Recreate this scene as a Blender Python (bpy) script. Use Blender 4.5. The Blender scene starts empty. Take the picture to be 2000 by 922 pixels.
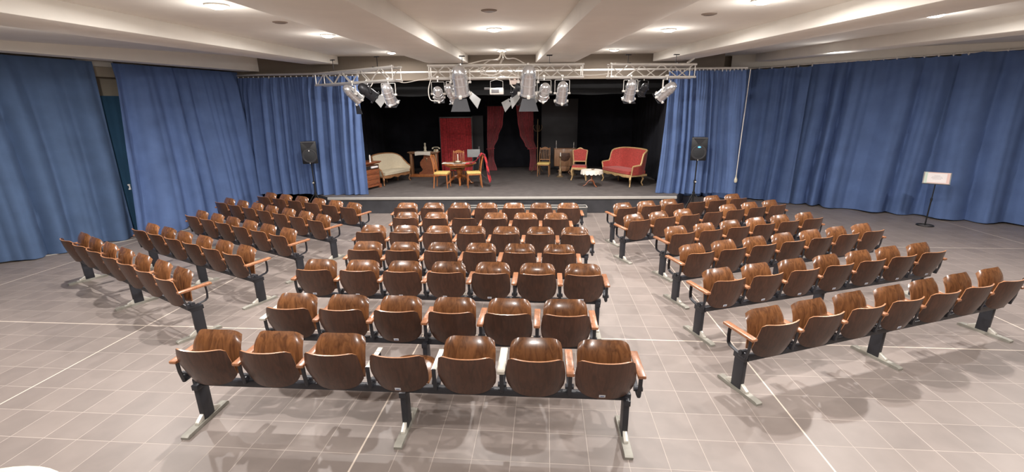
import bpy, bmesh, math, random
from math import sin, cos, pi, radians, sqrt, atan2, degrees
from mathutils import Vector, Matrix, Euler, noise
random.seed(7)
SC = bpy.context.scene
COL = SC.collection

# ------------------------------------------------------------------ materials
def s2l(c):
    return tuple(((v/255)/12.92 if v/255 <= 0.04045 else ((v/255+0.055)/1.055)**2.4) for v in c)
class NT:
    def __init__(s, name):
        s.m = bpy.data.materials.new(name); s.m.use_nodes = True
        s.t = s.m.node_tree; s.b = s.t.nodes['Principled BSDF']
    def n(s, typ, **kw):
        x = s.t.nodes.new(typ)
        for k, v in kw.items():
            if k.startswith('_'): setattr(x, k[1:], v)
            else: x.inputs[k].default_value = v
        return x
    def l(s, a, b): s.t.links.new(a, b)
    def math(s, op, a, b=None, c=None):
        x = s.t.nodes.new('ShaderNodeMath'); x.operation = op
        for i, v in enumerate((a, b, c)):
            if v is None: continue
            if isinstance(v, (int, float)): x.inputs[i].default_value = v
            else: s.l(v, x.inputs[i])
        return x.outputs[0]
    def ramp(s, fac, stops):
        r = s.t.nodes.new('ShaderNodeValToRGB'); s.l(fac, r.inputs[0])
        e = r.color_ramp.elements
        e[0].position = stops[0][0]; e[0].color = (*stops[0][1], 1)
        e[1].position = stops[-1][0]; e[1].color = (*stops[-1][1], 1)
        for p, c in stops[1:-1]:
            q = e.new(p); q.color = (*c, 1)
        return r.outputs[0]
    def mix(s, f, a, b):
        x = s.t.nodes.new('ShaderNodeMix'); x.data_type = 'RGBA'
        for i, v in ((0, f), (6, a), (7, b)):
            if isinstance(v, (int, float)): x.inputs[i].default_value = v
            elif isinstance(v, tuple): x.inputs[i].default_value = (*v, 1)
            else: s.l(v, x.inputs[i])
        return x.outputs[2]
def mat(name, col, rough=.5, metal=0, var=.12, scale=8, bump=0, coat=0, sheen=0):
    k = NT(name); c = s2l(col)
    tc = k.n('ShaderNodeTexCoord'); nz = k.n('ShaderNodeTexNoise', Scale=scale, Detail=4.0)
    k.l(tc.outputs['Object'], nz.inputs['Vector'])
    lo = tuple(v*(1-var) for v in c); hi = tuple(min(1, v*(1+var)) for v in c)
    k.l(k.ramp(nz.outputs[0], [(.3, lo), (.7, hi)]), k.b.inputs['Base Color'])
    k.b.inputs['Roughness'].default_value = rough; k.b.inputs['Metallic'].default_value = metal
    if coat: k.b.inputs['Coat Weight'].default_value = coat; k.b.inputs['Coat Roughness'].default_value = .12
    if sheen:
        k.b.inputs['Sheen Weight'].default_value = sheen; k.b.inputs['Sheen Roughness'].default_value = .5
    if bump:
        b = k.n('ShaderNodeBump', Strength=bump, Distance=.01); k.l(nz.outputs[0], b.inputs['Height']); k.l(b.outputs[0], k.b.inputs['Normal'])
    return k.m
def wood(name, dark, light, rough=.3, coat=.4, stretch=(14, 14, 1.2), scale=2.2, rnd=True):
    k = NT(name); tc = k.n('ShaderNodeTexCoord'); mp = k.n('ShaderNodeMapping')
    mp.inputs['Scale'].default_value = stretch
    k.l(tc.outputs['Object'], mp.inputs['Vector'])
    vec = mp.outputs[0]
    if rnd:
        oi = k.n('ShaderNodeObjectInfo')
        add = k.n('ShaderNodeVectorMath', _operation='ADD'); k.l(vec, add.inputs[0])
        sc = k.math('MULTIPLY', oi.outputs['Random'], 37.0); cb = k.n('ShaderNodeCombineXYZ')
        k.l(sc, cb.inputs[0]); k.l(sc, cb.inputs[2]); k.l(cb.outputs[0], add.inputs[1]); vec = add.outputs[0]
    nz = k.n('ShaderNodeTexNoise', Scale=scale, Detail=5.0, Distortion=1.2); k.l(vec, nz.inputs['Vector'])
    c1 = s2l(dark); c2 = s2l(light)
    base = k.ramp(nz.outputs[0], [(.28, c1), (.5, tuple((a+b)/2 for a, b in zip(c1, c2))), (.72, c2)])
    if rnd:
        hs = k.n('ShaderNodeHueSaturation'); k.l(base, hs.inputs['Color'])
        k.l(k.math('ADD', k.math('MULTIPLY', oi.outputs['Random'], .35), .82), hs.inputs['Value']); base = hs.outputs[0]
    k.l(base, k.b.inputs['Base Color'])
    k.b.inputs['Roughness'].default_value = rough; k.b.inputs['Coat Weight'].default_value = coat; k.b.inputs['Coat Roughness'].default_value = .15
    return k.m
def emis(name, col, st):
    k = NT(name); k.b.inputs['Base Color'].default_value = (*s2l(col), 1)
    k.b.inputs['Emission Color'].default_value = (*s2l(col), 1); k.b.inputs['Emission Strength'].default_value = st
    return k.m

PLASTER = mat('ceiling_plaster', (232, 227, 218), .9, var=.03, scale=2.5)
WALLP = mat('wall_paint', (188, 176, 158), .9, var=.04, scale=2)
TAUPE = mat('shaded_wall_paint', (126, 115, 103), .9, var=.05, scale=2)  # wall colour darkened, the shade above the stage painted in
BORDER = mat('black_border_cloth', (9, 9, 11), .95, var=.1, scale=3)
BLACKW = mat('stage_black_paint', (23, 23, 29), .95, var=.1, scale=3)
BLUE = mat('blue_curtain_cloth', (84, 106, 150), .88, var=.1, scale=3)
BLUE2 = mat('greyer_blue_curtain_cloth', (74, 95, 128), .9, var=.1, scale=3)  # slightly darker, greyer blue for the far left curtain
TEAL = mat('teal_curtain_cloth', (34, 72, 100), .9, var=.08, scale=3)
BLACKC = mat('black_drape_cloth', (32, 33, 42), .95, var=.15, scale=4)
GREYC = mat('dark_grey_screen_cloth', (84, 84, 87), .9, var=.05, scale=4)
RISER = mat('stage_riser_panel', (62, 62, 66), .45, var=.25, scale=3)
STAGEF = mat('stage_floor_boards', (92, 86, 84), .8, var=.16, scale=5)
NOSE = mat('stage_nosing_aluminium', (190, 186, 180), .45, metal=.2, var=.04)
BACKW = wood('backrest_plywood', (60, 38, 28), (86, 55, 40), .42, .2)
SEATW = wood('seat_plywood', (86, 53, 32), (140, 92, 56), .27, .5, scale=1.6)
EDGEW = mat('plywood_edge', (168, 116, 78), .35, var=.2, scale=30, coat=.4)
ARMW = wood('armrest_beech', (142, 92, 62), (178, 124, 90), .35, .35)
STEEL = mat('charcoal_painted_steel', (47, 48, 54), .42, var=.06, metal=.1)
FOOTM = mat('grey_foot_bar', (150, 147, 138), .5, var=.1, scale=12, metal=.15)
CLAMP = mat('pale_metal_clamp', (214, 210, 200), .35, var=.04, metal=.3)
PLATE = mat('white_number_plate', (214, 216, 222), .5, var=.03)
PLATEB = mat('blue_printed_mark', (92, 112, 158), .5, var=.03)
ALU = mat('truss_aluminium', (216, 212, 206), .38, metal=.55, var=.05)
CHROME = mat('polished_lamp_can', (212, 212, 214), .22, metal=.75, var=.05)
ALUP = mat('white_painted_yoke', (222, 218, 212), .4, metal=.2, var=.04)
DARKM = mat('black_lamp_metal', (40, 40, 44), .45, metal=.3, var=.1)
GREYM = mat('grey_barn_door', (120, 118, 120), .5, metal=.2, var=.06)
BLACKP = mat('black_plastic', (20, 21, 24), .45, var=.1)
FLAPD = mat('dark_grey_flap', (46, 46, 50), .6, var=.05)
GRILL = mat('speaker_mesh', (34, 36, 40), .6, var=.3, scale=120)
LED = emis('blue_status_light', (70, 160, 255), 3.0)
WHITEP = mat('white_plastic', (236, 232, 226), .45, var=.02)
CREAMF = mat('cream_upholstery', (210, 198, 174), .85, var=.05, scale=20)
REDF = mat('red_damask', (176, 64, 56), .7, var=.25, scale=26, sheen=.2)
GOLD = mat('gilded_wood', (200, 166, 118), .4, metal=.15, var=.15, scale=14)
WALNUT = wood('walnut_frame', (124, 86, 58), (168, 122, 84), .4, .3, rnd=False)
MAHOG = wood('mahogany_veneer', (128, 74, 50), (164, 100, 68), .35, .35, stretch=(2, 2, 14), rnd=False)
OAK = wood('honey_oak', (158, 92, 52), (200, 128, 76), .32, .4, rnd=False)
BROWNW = wood('dull_brown_wood', (128, 92, 66), (166, 124, 92), .5, .2, rnd=False)
YELLOW = mat('yellow_seat_cloth', (216, 186, 112), .8, var=.08, scale=20)
REDV = mat('red_stage_velvet', (196, 58, 64), .8, var=.3, scale=16, sheen=.3)
MAROON = mat('maroon_stage_velvet', (176, 66, 76), .85, var=.25, scale=14, sheen=.3)
LACE = mat('white_lace', (232, 224, 212), .9, var=.05, scale=30)
WAX = mat('white_wax', (238, 234, 226), .5, var=.02)
BRASS = mat('dull_brass', (158, 134, 104), .4, metal=.5, var=.15, scale=20)
IVORY = mat('ivory_bakelite', (206, 198, 176), .35, var=.05)
PAPER = mat('white_paper', (238, 230, 228), .8, var=.02)
PAPERG = mat('pale_green_paper', (200, 214, 200), .8, var=.02)
PAPERP = mat('pale_pink_paper', (232, 200, 192), .8, var=.02)
INK = mat('grey_print', (190, 184, 184), .8, var=.02)
CREAMT = mat('cream_laminate', (216, 190, 160), .4, var=.04)
CORD = mat('white_cord', (226, 220, 212), .6, var=.02)
GREYB = mat('grey_music_desk', (136, 138, 138), .5, var=.05)
LAMPE = emis('downlight_lens', (255, 244, 230), 11.0)

def tartan():
    k = NT('red_tartan_wool'); tc = k.n('ShaderNodeTexCoord'); sp = k.n('ShaderNodeSeparateXYZ')
    k.l(tc.outputs['UV'], sp.inputs[0])
    a = k.math('GREATER_THAN', k.math('FRACT', k.math('MULTIPLY', sp.outputs[0], 4.0)), .62)
    b = k.math('GREATER_THAN', k.math('FRACT', k.math('MULTIPLY', sp.outputs[1], 9.0)), .62)
    f = k.math('MULTIPLY', k.math('ADD', a, b), .5)
    k.l(k.ramp(f, [(0, s2l((214, 62, 66))), (.5, s2l((150, 44, 54))), (1, s2l((52, 34, 46)))]), k.b.inputs['Base Color'])
    k.b.inputs['Roughness'].default_value = .9
    return k.m
TARTAN = tartan()

def tiles():
    k = NT('grey_brown_floor_tiles'); tc = k.n('ShaderNodeTexCoord'); sp = k.n('ShaderNodeSeparateXYZ')
    k.l(tc.outputs['Object'], sp.inputs[0]); X, Y = sp.outputs[0], sp.outputs[1]
    ps = radians(4.441)
    L = k.math('SUBTRACT', k.math('MULTIPLY', X, cos(ps)), k.math('MULTIPLY', Y, sin(ps)))
    D = k.math('ADD', k.math('MULTIPLY', X, sin(ps)), k.math('MULTIPLY', Y, cos(ps)))
    sl, sd = .303, .3262
    u = k.math('ADD', k.math('SUBTRACT', L, -1.455), 120*sl); v = k.math('ADD', k.math('SUBTRACT', D, 4.705), 120*sd)
    def line(x, step, w):
        f = k.math('FRACT', k.math('ADD', k.math('DIVIDE', x, step), .5))
        d = k.math('MULTIPLY', k.math('ABSOLUTE', k.math('SUBTRACT', f, .5)), step)
        mr = k.n('ShaderNodeMapRange'); k.l(d, mr.inputs[0])
        mr.inputs[1].default_value = w*.55; mr.inputs[2].default_value = w*1.3; mr.inputs[3].default_value = 1; mr.inputs[4].default_value = 0
        return mr.outputs[0]
    thin = k.math('MAXIMUM', line(u, sl, .0029), line(v, sd, .0029))
    thick = k.math('MAXIMUM', line(u, sl*12, .0075), line(v, sd*12, .0075))
    nz = k.n('ShaderNodeTexNoise', Scale=1.1, Detail=4.0); k.l(tc.outputs['Object'], nz.inputs['Vector'])
    wear = k.math('MULTIPLY', thin, k.math('ADD', k.math('MULTIPLY', nz.outputs[0], .7), .4))
    cb = k.n('ShaderNodeCombineXYZ')
    k.l(k.math('FLOOR', k.math('DIVIDE', u, sl)), cb.inputs[0]); k.l(k.math('FLOOR', k.math('DIVIDE', v, sd)), cb.inputs[1])
    wn = k.n('ShaderNodeTexWhiteNoise'); k.l(cb.outputs[0], wn.inputs['Vector'])
    n2 = k.n('ShaderNodeTexNoise', Scale=5.0, Detail=5.0); k.l(tc.outputs['Object'], n2.inputs['Vector'])
    tone = k.math('ADD', k.math('MULTIPLY', wn.outputs[0], .35), k.math('MULTIPLY', n2.outputs[0], .65))
    base = k.ramp(tone, [(.2, s2l((121, 111, 106))), (.8, s2l((138, 127, 121)))])
    g1 = k.mix(k.math('MINIMUM', wear, 1.0), base, s2l((178, 166, 157)))
    g2 = k.mix(thick, g1, s2l((212, 198, 184)))
    k.l(g2, k.b.inputs['Base Color'])
    k.l(k.math('ADD', k.math('MULTIPLY', nz.outputs[0], .12), .36), k.b.inputs['Roughness'])
    k.b.inputs['Specular IOR Level'].default_value = .42
    bp = k.n('ShaderNodeBump', Strength=.25, Distance=.004); k.l(k.math('SUBTRACT', 1.0, k.math('MAXIMUM', thin, thick)), bp.inputs['Height'])
    k.l(bp.outputs[0], k.b.inputs['Normal'])
    return k.m
TILES = tiles()

# ------------------------------------------------------------------ mesh helpers
def M3(rot): return Euler(rot, 'XYZ').to_matrix()
class MB:
    def __init__(s): s.bm = bmesh.new(); s.mats = []
    def mi(s, m):
        if m is None: return 0
        if m not in s.mats: s.mats.append(m)
        return s.mats.index(m)
    def _fin(s, geom_faces, m):
        i = s.mi(m)
        for f in geom_faces: f.material_index = i
    def box(s, c, size, rot=(0, 0, 0), bev=0, m=None, taper=None):
        b = bmesh.new(); bmesh.ops.create_cube(b, size=1)
        for v in b.verts:
            tx = ty = 1
            if taper and v.co.z > 0: tx, ty = taper
            v.co = Vector((v.co.x*size[0]*tx, v.co.y*size[1]*ty, v.co.z*size[2]))
        if bev: bmesh.ops.bevel(b, geom=list(b.edges), offset=min(bev, min(size)*.45), segments=2, profile=.5, affect='EDGES')
        R = M3(rot)
        for v in b.verts: v.co = R @ v.co + Vector(c)
        s.merge(b, m)
    def merge(s, b, m=None):
        n0 = len(s.bm.verts); mp = {}
        for v in b.verts: mp[v] = s.bm.verts.new(v.co)
        i = s.mi(m)
        for f in b.faces:
            try:
                g = s.bm.faces.new([mp[v] for v in f.verts]); g.material_index = i
            except ValueError: pass
        b.free()
    def tube(s, pts, r, seg=8, m=None, cap=True, ry=None):
        pts = [Vector(p) for p in pts]; n = len(pts)
        rs = r if isinstance(r, (list, tuple)) else [r]*n
        rings = []; up = None
        for i, p in enumerate(pts):
            t = (pts[min(i+1, n-1)]-pts[max(i-1, 0)]).normalized()
            if up is None:
                up = Vector((0, 0, 1)) if abs(t.z) < .9 else Vector((0, 1, 0))
            a = t.cross(up)
            if a.length < 1e-5: a = t.cross(Vector((1, 0, 0)))
            a.normalize(); b = a.cross(t).normalized(); up = b
            rings.append([s.bm.verts.new(p + a*(rs[i]*cos(2*pi*k/seg)) + b*((ry[i] if ry else rs[i])*sin(2*pi*k/seg))) for k in range(seg)])
        fs = []
        for i in range(n-1):
            for k in range(seg):
                fs.append(s.bm.faces.new([rings[i][k], rings[i][(k+1) % seg], rings[i+1][(k+1) % seg], rings[i+1][k]]))
        if cap:
            fs.append(s.bm.faces.new(rings[0][::-1])); fs.append(s.bm.faces.new(rings[-1]))
        s._fin(fs, m)
    def lathe(s, prof, c=(0, 0, 0), seg=16, R=None, m=None, sc=(1, 1)):
        R = R or Matrix.Identity(3); c = Vector(c); rings = []
        for (r, z) in prof:
            if r < 1e-6: rings.append([s.bm.verts.new(c + R @ Vector((0, 0, z)))])
            else: rings.append([s.bm.verts.new(c + R @ Vector((r*cos(2*pi*k/seg)*sc[0], r*sin(2*pi*k/seg)*sc[1], z))) for k in range(seg)])
        fs = []
        for a, b in zip(rings, rings[1:]):
            for k in range(seg):
                k2 = (k+1) % seg
                if len(a) == 1 and len(b) == 1: continue
                if len(a) == 1: fs.append(s.bm.faces.new([a[0], b[k2], b[k]]))
                elif len(b) == 1: fs.append(s.bm.faces.new([a[k], a[k2], b[0]]))
                else: fs.append(s.bm.faces.new([a[k], a[k2], b[k2], b[k]]))
        if len(rings[0]) > 1: fs.append(s.bm.faces.new(rings[0][::-1]))
        if len(rings[-1]) > 1: fs.append(s.bm.faces.new(rings[-1]))
        s._fin(fs, m)
    def grid(s, fn, nu, nv, th=0, m=None, me=None, closed=False, uv=False):
        """surface fn(u,v) u,v in 0..1; th gives real thickness along the normal"""
        P = [[Vector(fn(i/nu, j/nv)) for j in range(nv+1)] for i in range(nu+1)]
        if not th:
            V = [[s.bm.verts.new(p) for p in r] for r in P]; fs = []
            for i in range(nu):
                for j in range(nv): fs.append(s.bm.faces.new([V[i][j], V[i+1][j], V[i+1][j+1], V[i][j+1]]))
            s._fin(fs, m); return
        N = []
        for i in range(nu+1):
            r = []
            for j in range(nv+1):
                du = P[min(i+1, nu)][j]-P[max(i-1, 0)][j]; dv = P[i][min(j+1, nv)]-P[i][max(j-1, 0)]
                q = du.cross(dv); r.append(q.normalized() if q.length > 1e-9 else Vector((0, 1, 0)))
            N.append(r)
        A = [[s.bm.verts.new(P[i][j]+N[i][j]*th/2) for j in range(nv+1)] for i in range(nu+1)]
        B = [[s.bm.verts.new(P[i][j]-N[i][j]*th/2) for j in range(nv+1)] for i in range(nu+1)]
        fs = []; es = []
        for i in range(nu):
            for j in range(nv):
                fs.append(s.bm.faces.new([A[i][j], A[i+1][j], A[i+1][j+1], A[i][j+1]]))
                fs.append(s.bm.faces.new([B[i][j], B[i][j+1], B[i+1][j+1], B[i+1][j]]))
        for i in range(nu):
            es.append(s.bm.faces.new([A[i][0], B[i][0], B[i+1][0], A[i+1][0]]))
            es.append(s.bm.faces.new([A[i][nv], A[i+1][nv], B[i+1][nv], B[i][nv]]))
        for j in range(nv):
            es.append(s.bm.faces.new([A[0][j], A[0][j+1], B[0][j+1], B[0][j]]))
            es.append(s.bm.faces.new([A[nu][j], B[nu][j], B[nu][j+1], A[nu][j+1]]))
        s._fin(fs, m); s._fin(es, me or m)
    def prism(s, poly, z0, z1, m=None, axis='z', bev=0):
        """extrude a 2D polygon; axis z: (x,y); axis y: (x,z) extruded in y"""
        def pt(p, h): return Vector((p[0], p[1], h)) if axis == 'z' else (Vector((p[0], h, p[1])) if axis == 'y' else Vector((h, p[0], p[1])))
        b = bmesh.new()
        lo = [b.verts.new(pt(p, z0)) for p in poly]; hi = [b.verts.new(pt(p, z1)) for p in poly]
        n = len(poly)
        b.faces.new(lo[::-1]); b.faces.new(hi)
        for i in range(n): b.faces.new([lo[i], lo[(i+1) % n], hi[(i+1) % n], hi[i]])
        bmesh.ops.recalc_face_normals(b, faces=b.faces)
        if bev: bmesh.ops.bevel(b, geom=list(b.edges), offset=bev, segments=2, profile=.5, affect='EDGES')
        s.merge(b, m)
    def strip(s, path, w, t, m=None, axis=(1, 0, 0)):
        """flat bar bent along a path; w along axis, t thickness"""
        path = [Vector(p) for p in path]; ax = Vector(axis).normalized(); n = len(path); rings = []
        for i, p in enumerate(path):
            tg = (path[min(i+1, n-1)]-path[max(i-1, 0)]).normalized(); nn = tg.cross(ax).normalized()
            rings.append([s.bm.verts.new(p+ax*w/2+nn*t/2), s.bm.verts.new(p-ax*w/2+nn*t/2), s.bm.verts.new(p-ax*w/2-nn*t/2), s.bm.verts.new(p+ax*w/2-nn*t/2)])
        fs = []
        for a, b in zip(rings, rings[1:]):
            for k in range(4): fs.append(s.bm.faces.new([a[k], a[(k+1) % 4], b[(k+1) % 4], b[k]]))
        fs.append(s.bm.faces.new(rings[0][::-1])); fs.append(s.bm.faces.new(rings[-1]))
        s._fin(fs, m)
    def mesh(s, name, m=None, ang=38):
        bm = s.bm; bmesh.ops.recalc_face_normals(bm, faces=bm.faces)
        for f in bm.faces: f.smooth = True
        lim = radians(ang)
        for e in bm.edges:
            if len(e.link_faces) == 2 and e.calc_face_angle(0) > lim: e.smooth = False
        me = bpy.data.meshes.new(name); bm.to_mesh(me); bm.free()
        mats = s.mats if s.mats and s.mats[0] is not None else ([m] if m else [])
        if s.mats and None in s.mats: mats = [m if x is None else x for x in s.mats]
        for x in mats: me.materials.append(x)
        return me
    def build(s, name, m=None, parent=None, loc=(0, 0, 0), rot=(0, 0, 0), ang=38, kind=None):
        return link(name, s.mesh(name, m, ang), parent, loc, rot, kind)
def link(name, me, parent=None, loc=(0, 0, 0), rot=(0, 0, 0), kind=None):
    o = bpy.data.objects.new(name, me); COL.objects.link(o)
    o.location = loc; o.rotation_euler = rot
    if parent: o.parent = parent
    if kind: o['kind'] = kind
    return o
def tag(o, label, cat, group=None):
    o['label'] = label; o['category'] = cat
    if group: o['group'] = group
    return o
def thing(name, label, cat, loc=(0, 0, 0), rz=0, group=None):
    o = bpy.data.objects.new(name, None); COL.objects.link(o); o.empty_display_size = .1
    o.location = loc; o.rotation_euler = (0, 0, rz)
    return tag(o, label, cat, group)
def struct(mb, name, m): return mb.build(name, m, kind='structure')

# ------------------------------------------------------------------ camera (focal length 0.425 x width, 2.6 m up)
def add_camera():
    p = radians(15.9096); ro = radians(-.5587); cr, sr, c, s = cos(ro), sin(ro), cos(p), sin(p)
    right = Vector((cr, sr*s, sr*c)); up = Vector((-sr, cr*s, cr*c)); fw = Vector((0, c, -s))
    R = Matrix((right, up, -fw)).transposed()
    cam = bpy.data.cameras.new('camera'); cam.sensor_width = 36; cam.lens = .42488*36; cam.clip_end = 200
    o = bpy.data.objects.new('camera', cam); COL.objects.link(o)
    o.matrix_world = Matrix.Translation((0, 0, 2.6)) @ R.to_4x4()
    SC.camera = o
add_camera()

# ------------------------------------------------------------------ the hall shell
def bot(y): return 3.30+.045*y          # underside of the beams rises gently towards the stage
def bay(y): return 3.50+.045*y          # ceiling between the beams
b = MB(); b.box((0, 7, -.1), (30, 25, .2)); struct(b, 'floor', TILES)
b = MB()
b.prism([(-5.5, bay(-5.5)), (14.4, bay(14.4)), (14.4, bay(14.4)+.2), (-5.5, bay(-5.5)+.2)], -14, 14.5, axis='x'); struct(b, 'ceiling', PLASTER)
def beam(x0a, x1a, x0b, x1b, ya, yb, n):
    b = MB(); vs = []
    for (x0, x1, y) in ((x0a, x1a, ya), (x0b, x1b, yb)):
        for x, z in ((x0, bot(y)), (x1, bot(y)), (x1, bay(y)+.02), (x0, bay(y)+.02)): vs.append(b.bm.verts.new((x, y, z)))
    for q in ((0, 1, 2, 3), (7, 6, 5, 4), (0, 4, 5, 1), (1, 5, 6, 2), (2, 6, 7, 3), (3, 7, 4, 0)): b.bm.faces.new([vs[i] for i in q])
    bmesh.ops.bevel(b.bm, geom=[e for e in b.bm.edges if abs(e.verts[0].co.y-e.verts[1].co.y) > 1], offset=.012, segments=2, profile=.5, affect='EDGES')
    return struct(b, 'trim_%d' % n, PLASTER)
beam(-2.36, -1.52, -2.17, -1.12, -5.4, 12.35, 1)
beam(.86, 1.45, .67, 1.72, -5.4, 12.35, 2)
beam(-5.45, -4.48, -5.33, -4.56, -5.4, 12.35, 3)
beam(3.68, 4.32, 3.78, 4.55, -5.4, 12.35, 4)
beam(6.95, 7.8, 6.78, 7.3, -5.4, 12.9, 5)
# boxed bulkhead over the left curtains, following their line
b = MB()
va = Vector((-9.95, 5.5)); vb = Vector((-6.62, 12.6)); d = (vb-va).normalized(); nrm = Vector((-d.y, d.x))
vs = []
for p in (va, vb):
    for q in (p, p+nrm*.38):
        for z in (3.70, bay(p.y)+.02): vs.append(b.bm.verts.new((q.x, q.y, z)))
for q in ((0, 1, 3, 2), (4, 6, 7, 5), (0, 4, 5, 1), (2, 3, 7, 6), (0, 2, 6, 4), (1, 5, 7, 3)): b.bm.faces.new([vs[i] for i in q])
struct(b, 'trim_6', PLASTER)
# shallow bulkhead over the right curtains
b = MB(); vs = []; ra = Vector((6.35, 13.42)); rb = Vector((13.9, 7.72)); d = (rb-ra).normalized(); nrm = Vector((-d.y, d.x))
for p, z0 in ((ra, 3.745), (rb, 3.87)):
    for q in (p+nrm*.14, p+nrm*.9):
        for z in (z0, max(bay(p.y), z0)+.03): vs.append(b.bm.verts.new((q.x, q.y, z)))
for q in ((0, 1, 3, 2), (4, 6, 7, 5), (0, 4, 5, 1), (2, 3, 7, 6), (0, 2, 6, 4), (1, 5, 7, 3)): b.bm.faces.new([vs[i] for i in q])
struct(b, 'trim_9', PLASTER)
# walls behind the curtains
def wall(name, pts, z0, z1, th, m):
    b = MB()
    for (p, q) in zip(pts, pts[1:]):
        p = Vector(p); q = Vector(q); d = (q-p).normalized(); n = Vector((-d.y, d.x))*th
        b.prism([tuple(p), tuple(q), tuple(q+n), tuple(p+n)], z0, z1)
    return struct(b, name, m)
wall('wall_left', [(-12.6, 5.0), (-9.2, 9.9), (-8.0, 12.6), (-8.0, 18.9)], 0, 4.4, .2, WALLP)
wall('wall_right', [(5.7, 18.9), (5.7, 14.1), (7.0, 13.65), (8.35, 12.65), (14.2, 8.1), (14.2, -5.4)], 0, 4.4, .2, WALLP)
wall('wall_near', [(14.2, -5.4), (-13.4, -5.4)], 0, 3.7, .2, WALLP)
wall('wall_side', [(-13.4, -5.4), (-13.4, 5.0), (-12.6, 5.0)], 0, 4.4, .2, WALLP)
b = MB(); b.box((-1.15, 12.5, 3.86), (13.7, .2, .84)); struct(b, 'wall_over_stage', TAUPE)
# the white boxed pillar head seen in the slit between the two left curtains
b = MB(); b.box((-8.93, 10.0, 3.80), (.6, .22, .36), rot=(0, 0, radians(60)), bev=.01); struct(b, 'trim_7', PLASTER)
b = MB(); b.box((-8.98, 10.03, 3.52), (.6, .2, .21), rot=(0, 0, radians(60)), bev=.01); struct(b, 'trim_8', WALLP)

# stage
ST = .44
FL = Vector((-4.93, 11.507)); FR = Vector((4.318, 11.207))
b = MB(); b.prism([(-4.93, 11.53), (4.318, 11.23), (5.2, 13.0), (5.2, 18.3), (-5.9, 18.3), (-5.6, 12.2)], .0, ST-.004); b.mats = [RISER]
stage = b.build('stage_platform', RISER)
b = MB(); b.prism([(-4.93, 11.53), (4.318, 11.23), (5.2, 13.0), (5.2, 18.3), (-5.9, 18.3), (-5.6, 12.2)], ST-.003, ST+.002); b.build('stage_floor', STAGEF, stage)
b = MB(); dd = (FR-FL).normalized(); n2 = Vector((-dd.y, dd.x)); mid = (FL+FR)/2
b.box((mid.x, mid.y, ST-.03), ((FR-FL).length, .055, .07), rot=(0, 0, atan2(dd.y, dd.x)), bev=.012)
b.build('stage_nosing', NOSE, stage); stage['kind'] = 'structure'
b = MB(); b.box((-.2, 18.35, 2.0), (16, .12, 4.4)); struct(b, 'wall_back', BLACKW)
b = MB(); b.box((-.9, 15.65, 4.3), (13.0, 5.4, .1)); struct(b, 'ceiling_stage', BLACKW)

# ------------------------------------------------------------------ curtains
def fold_profile(s, seed, period, amp, fine=.42):
    """rounded crests towards the room (negative), sharp valleys between them"""
    ph = pi*s/period+seed*1.7+.9*sin(2*pi*s/(period*3.7)+seed)+.5*sin(2*pi*s/(period*2.3)+seed*2.1)
    a = abs(sin(ph))**1.15; k = int(math.floor(ph/pi))
    h = .35+.65*abs(sin(k*12.9898+seed*4.1))
    b = abs(sin(pi*s/(period*.41)+seed*2.3+1.3*sin(2*pi*s/(period*1.9))))**.8
    return -amp*(a*h*1.6+fine*b+.4*sin(2*pi*s/(period*5.1)+seed))
def curtain(name, label, pts, z0, z1, m, seed, period=.5, amp=.06, group=None, hooks=0, flare=0, hem=None, fine=.42, dens=26, nz=22, cat='curtain', sag=.0):
    """a hanging cloth along a floor polyline, with pleats that soften downwards"""
    P = [Vector(p) for p in pts]; seg = [(b-a).length for a, b in zip(P, P[1:])]; L = sum(seg)
    def at(s):
        s = max(0, min(L, s)); i = 0
        while i < len(seg)-1 and s > seg[i]: s -= seg[i]; i += 1
        d = (P[i+1]-P[i]).normalized(); return P[i]+d*s, Vector((-d.y, d.x))
    H = [Vector(p) for p in hem] if hem else None
    if H: hs = [(b-a).length for a, b in zip(H, H[1:])]; HL = sum(hs)
    def ath(u):
        s = u*HL; i = 0
        while i < len(hs)-1 and s > hs[i]: s -= hs[i]; i += 1
        return H[i]+(H[i+1]-H[i]).normalized()*s
    def fn(u, v):
        s = u*L; c, n = at(s); w = (1-v)      # v=1 top
        if H: c = c.lerp(ath(u), w)
        pin = min(1, (1-v)*7+.28)
        off = fold_profile(s+.05*sin(3*w+seed), seed, period, amp, fine)*(.7+.5*w)*pin
        off += .010*sin(2*pi*s/(period*.31)+seed)*max(0, (v-.6)/.4)
        fl = flare*(u-.5)*w*w
        c2 = c + (P[-1]-P[0]).normalized()*fl
        z = z0+(z1-z0)*v
        if v == 1 and sag and hooks: z -= sag*abs(sin(pi*hooks*u))
        if v == 0: z += .012*sin(s*5+seed)
        return (c2.x+n.x*off, c2.y+n.y*off, z)
    b = MB(); nu = int(L*dens); b.grid(fn, nu, nz, th=.006)
    o = b.build(name, m, ang=60); tag(o, label, cat, group)
    if hooks:
        for i in range(hooks+1):
            c, n = at(L*i/hooks); h = MB()
            c = c-n*(.05 if sag else 0); k = 1.5 if sag else 1
            h.tube([(c.x, c.y, z1-.03), (c.x, c.y, z1+.03)], .012, 6); h.lathe([(0, -.018*k), (.018*k, 0), (0, .018*k)], (c.x, c.y, z1+.0), 8)
            h.build('curtain_hook', WHITEP, o)
    return o
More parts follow.
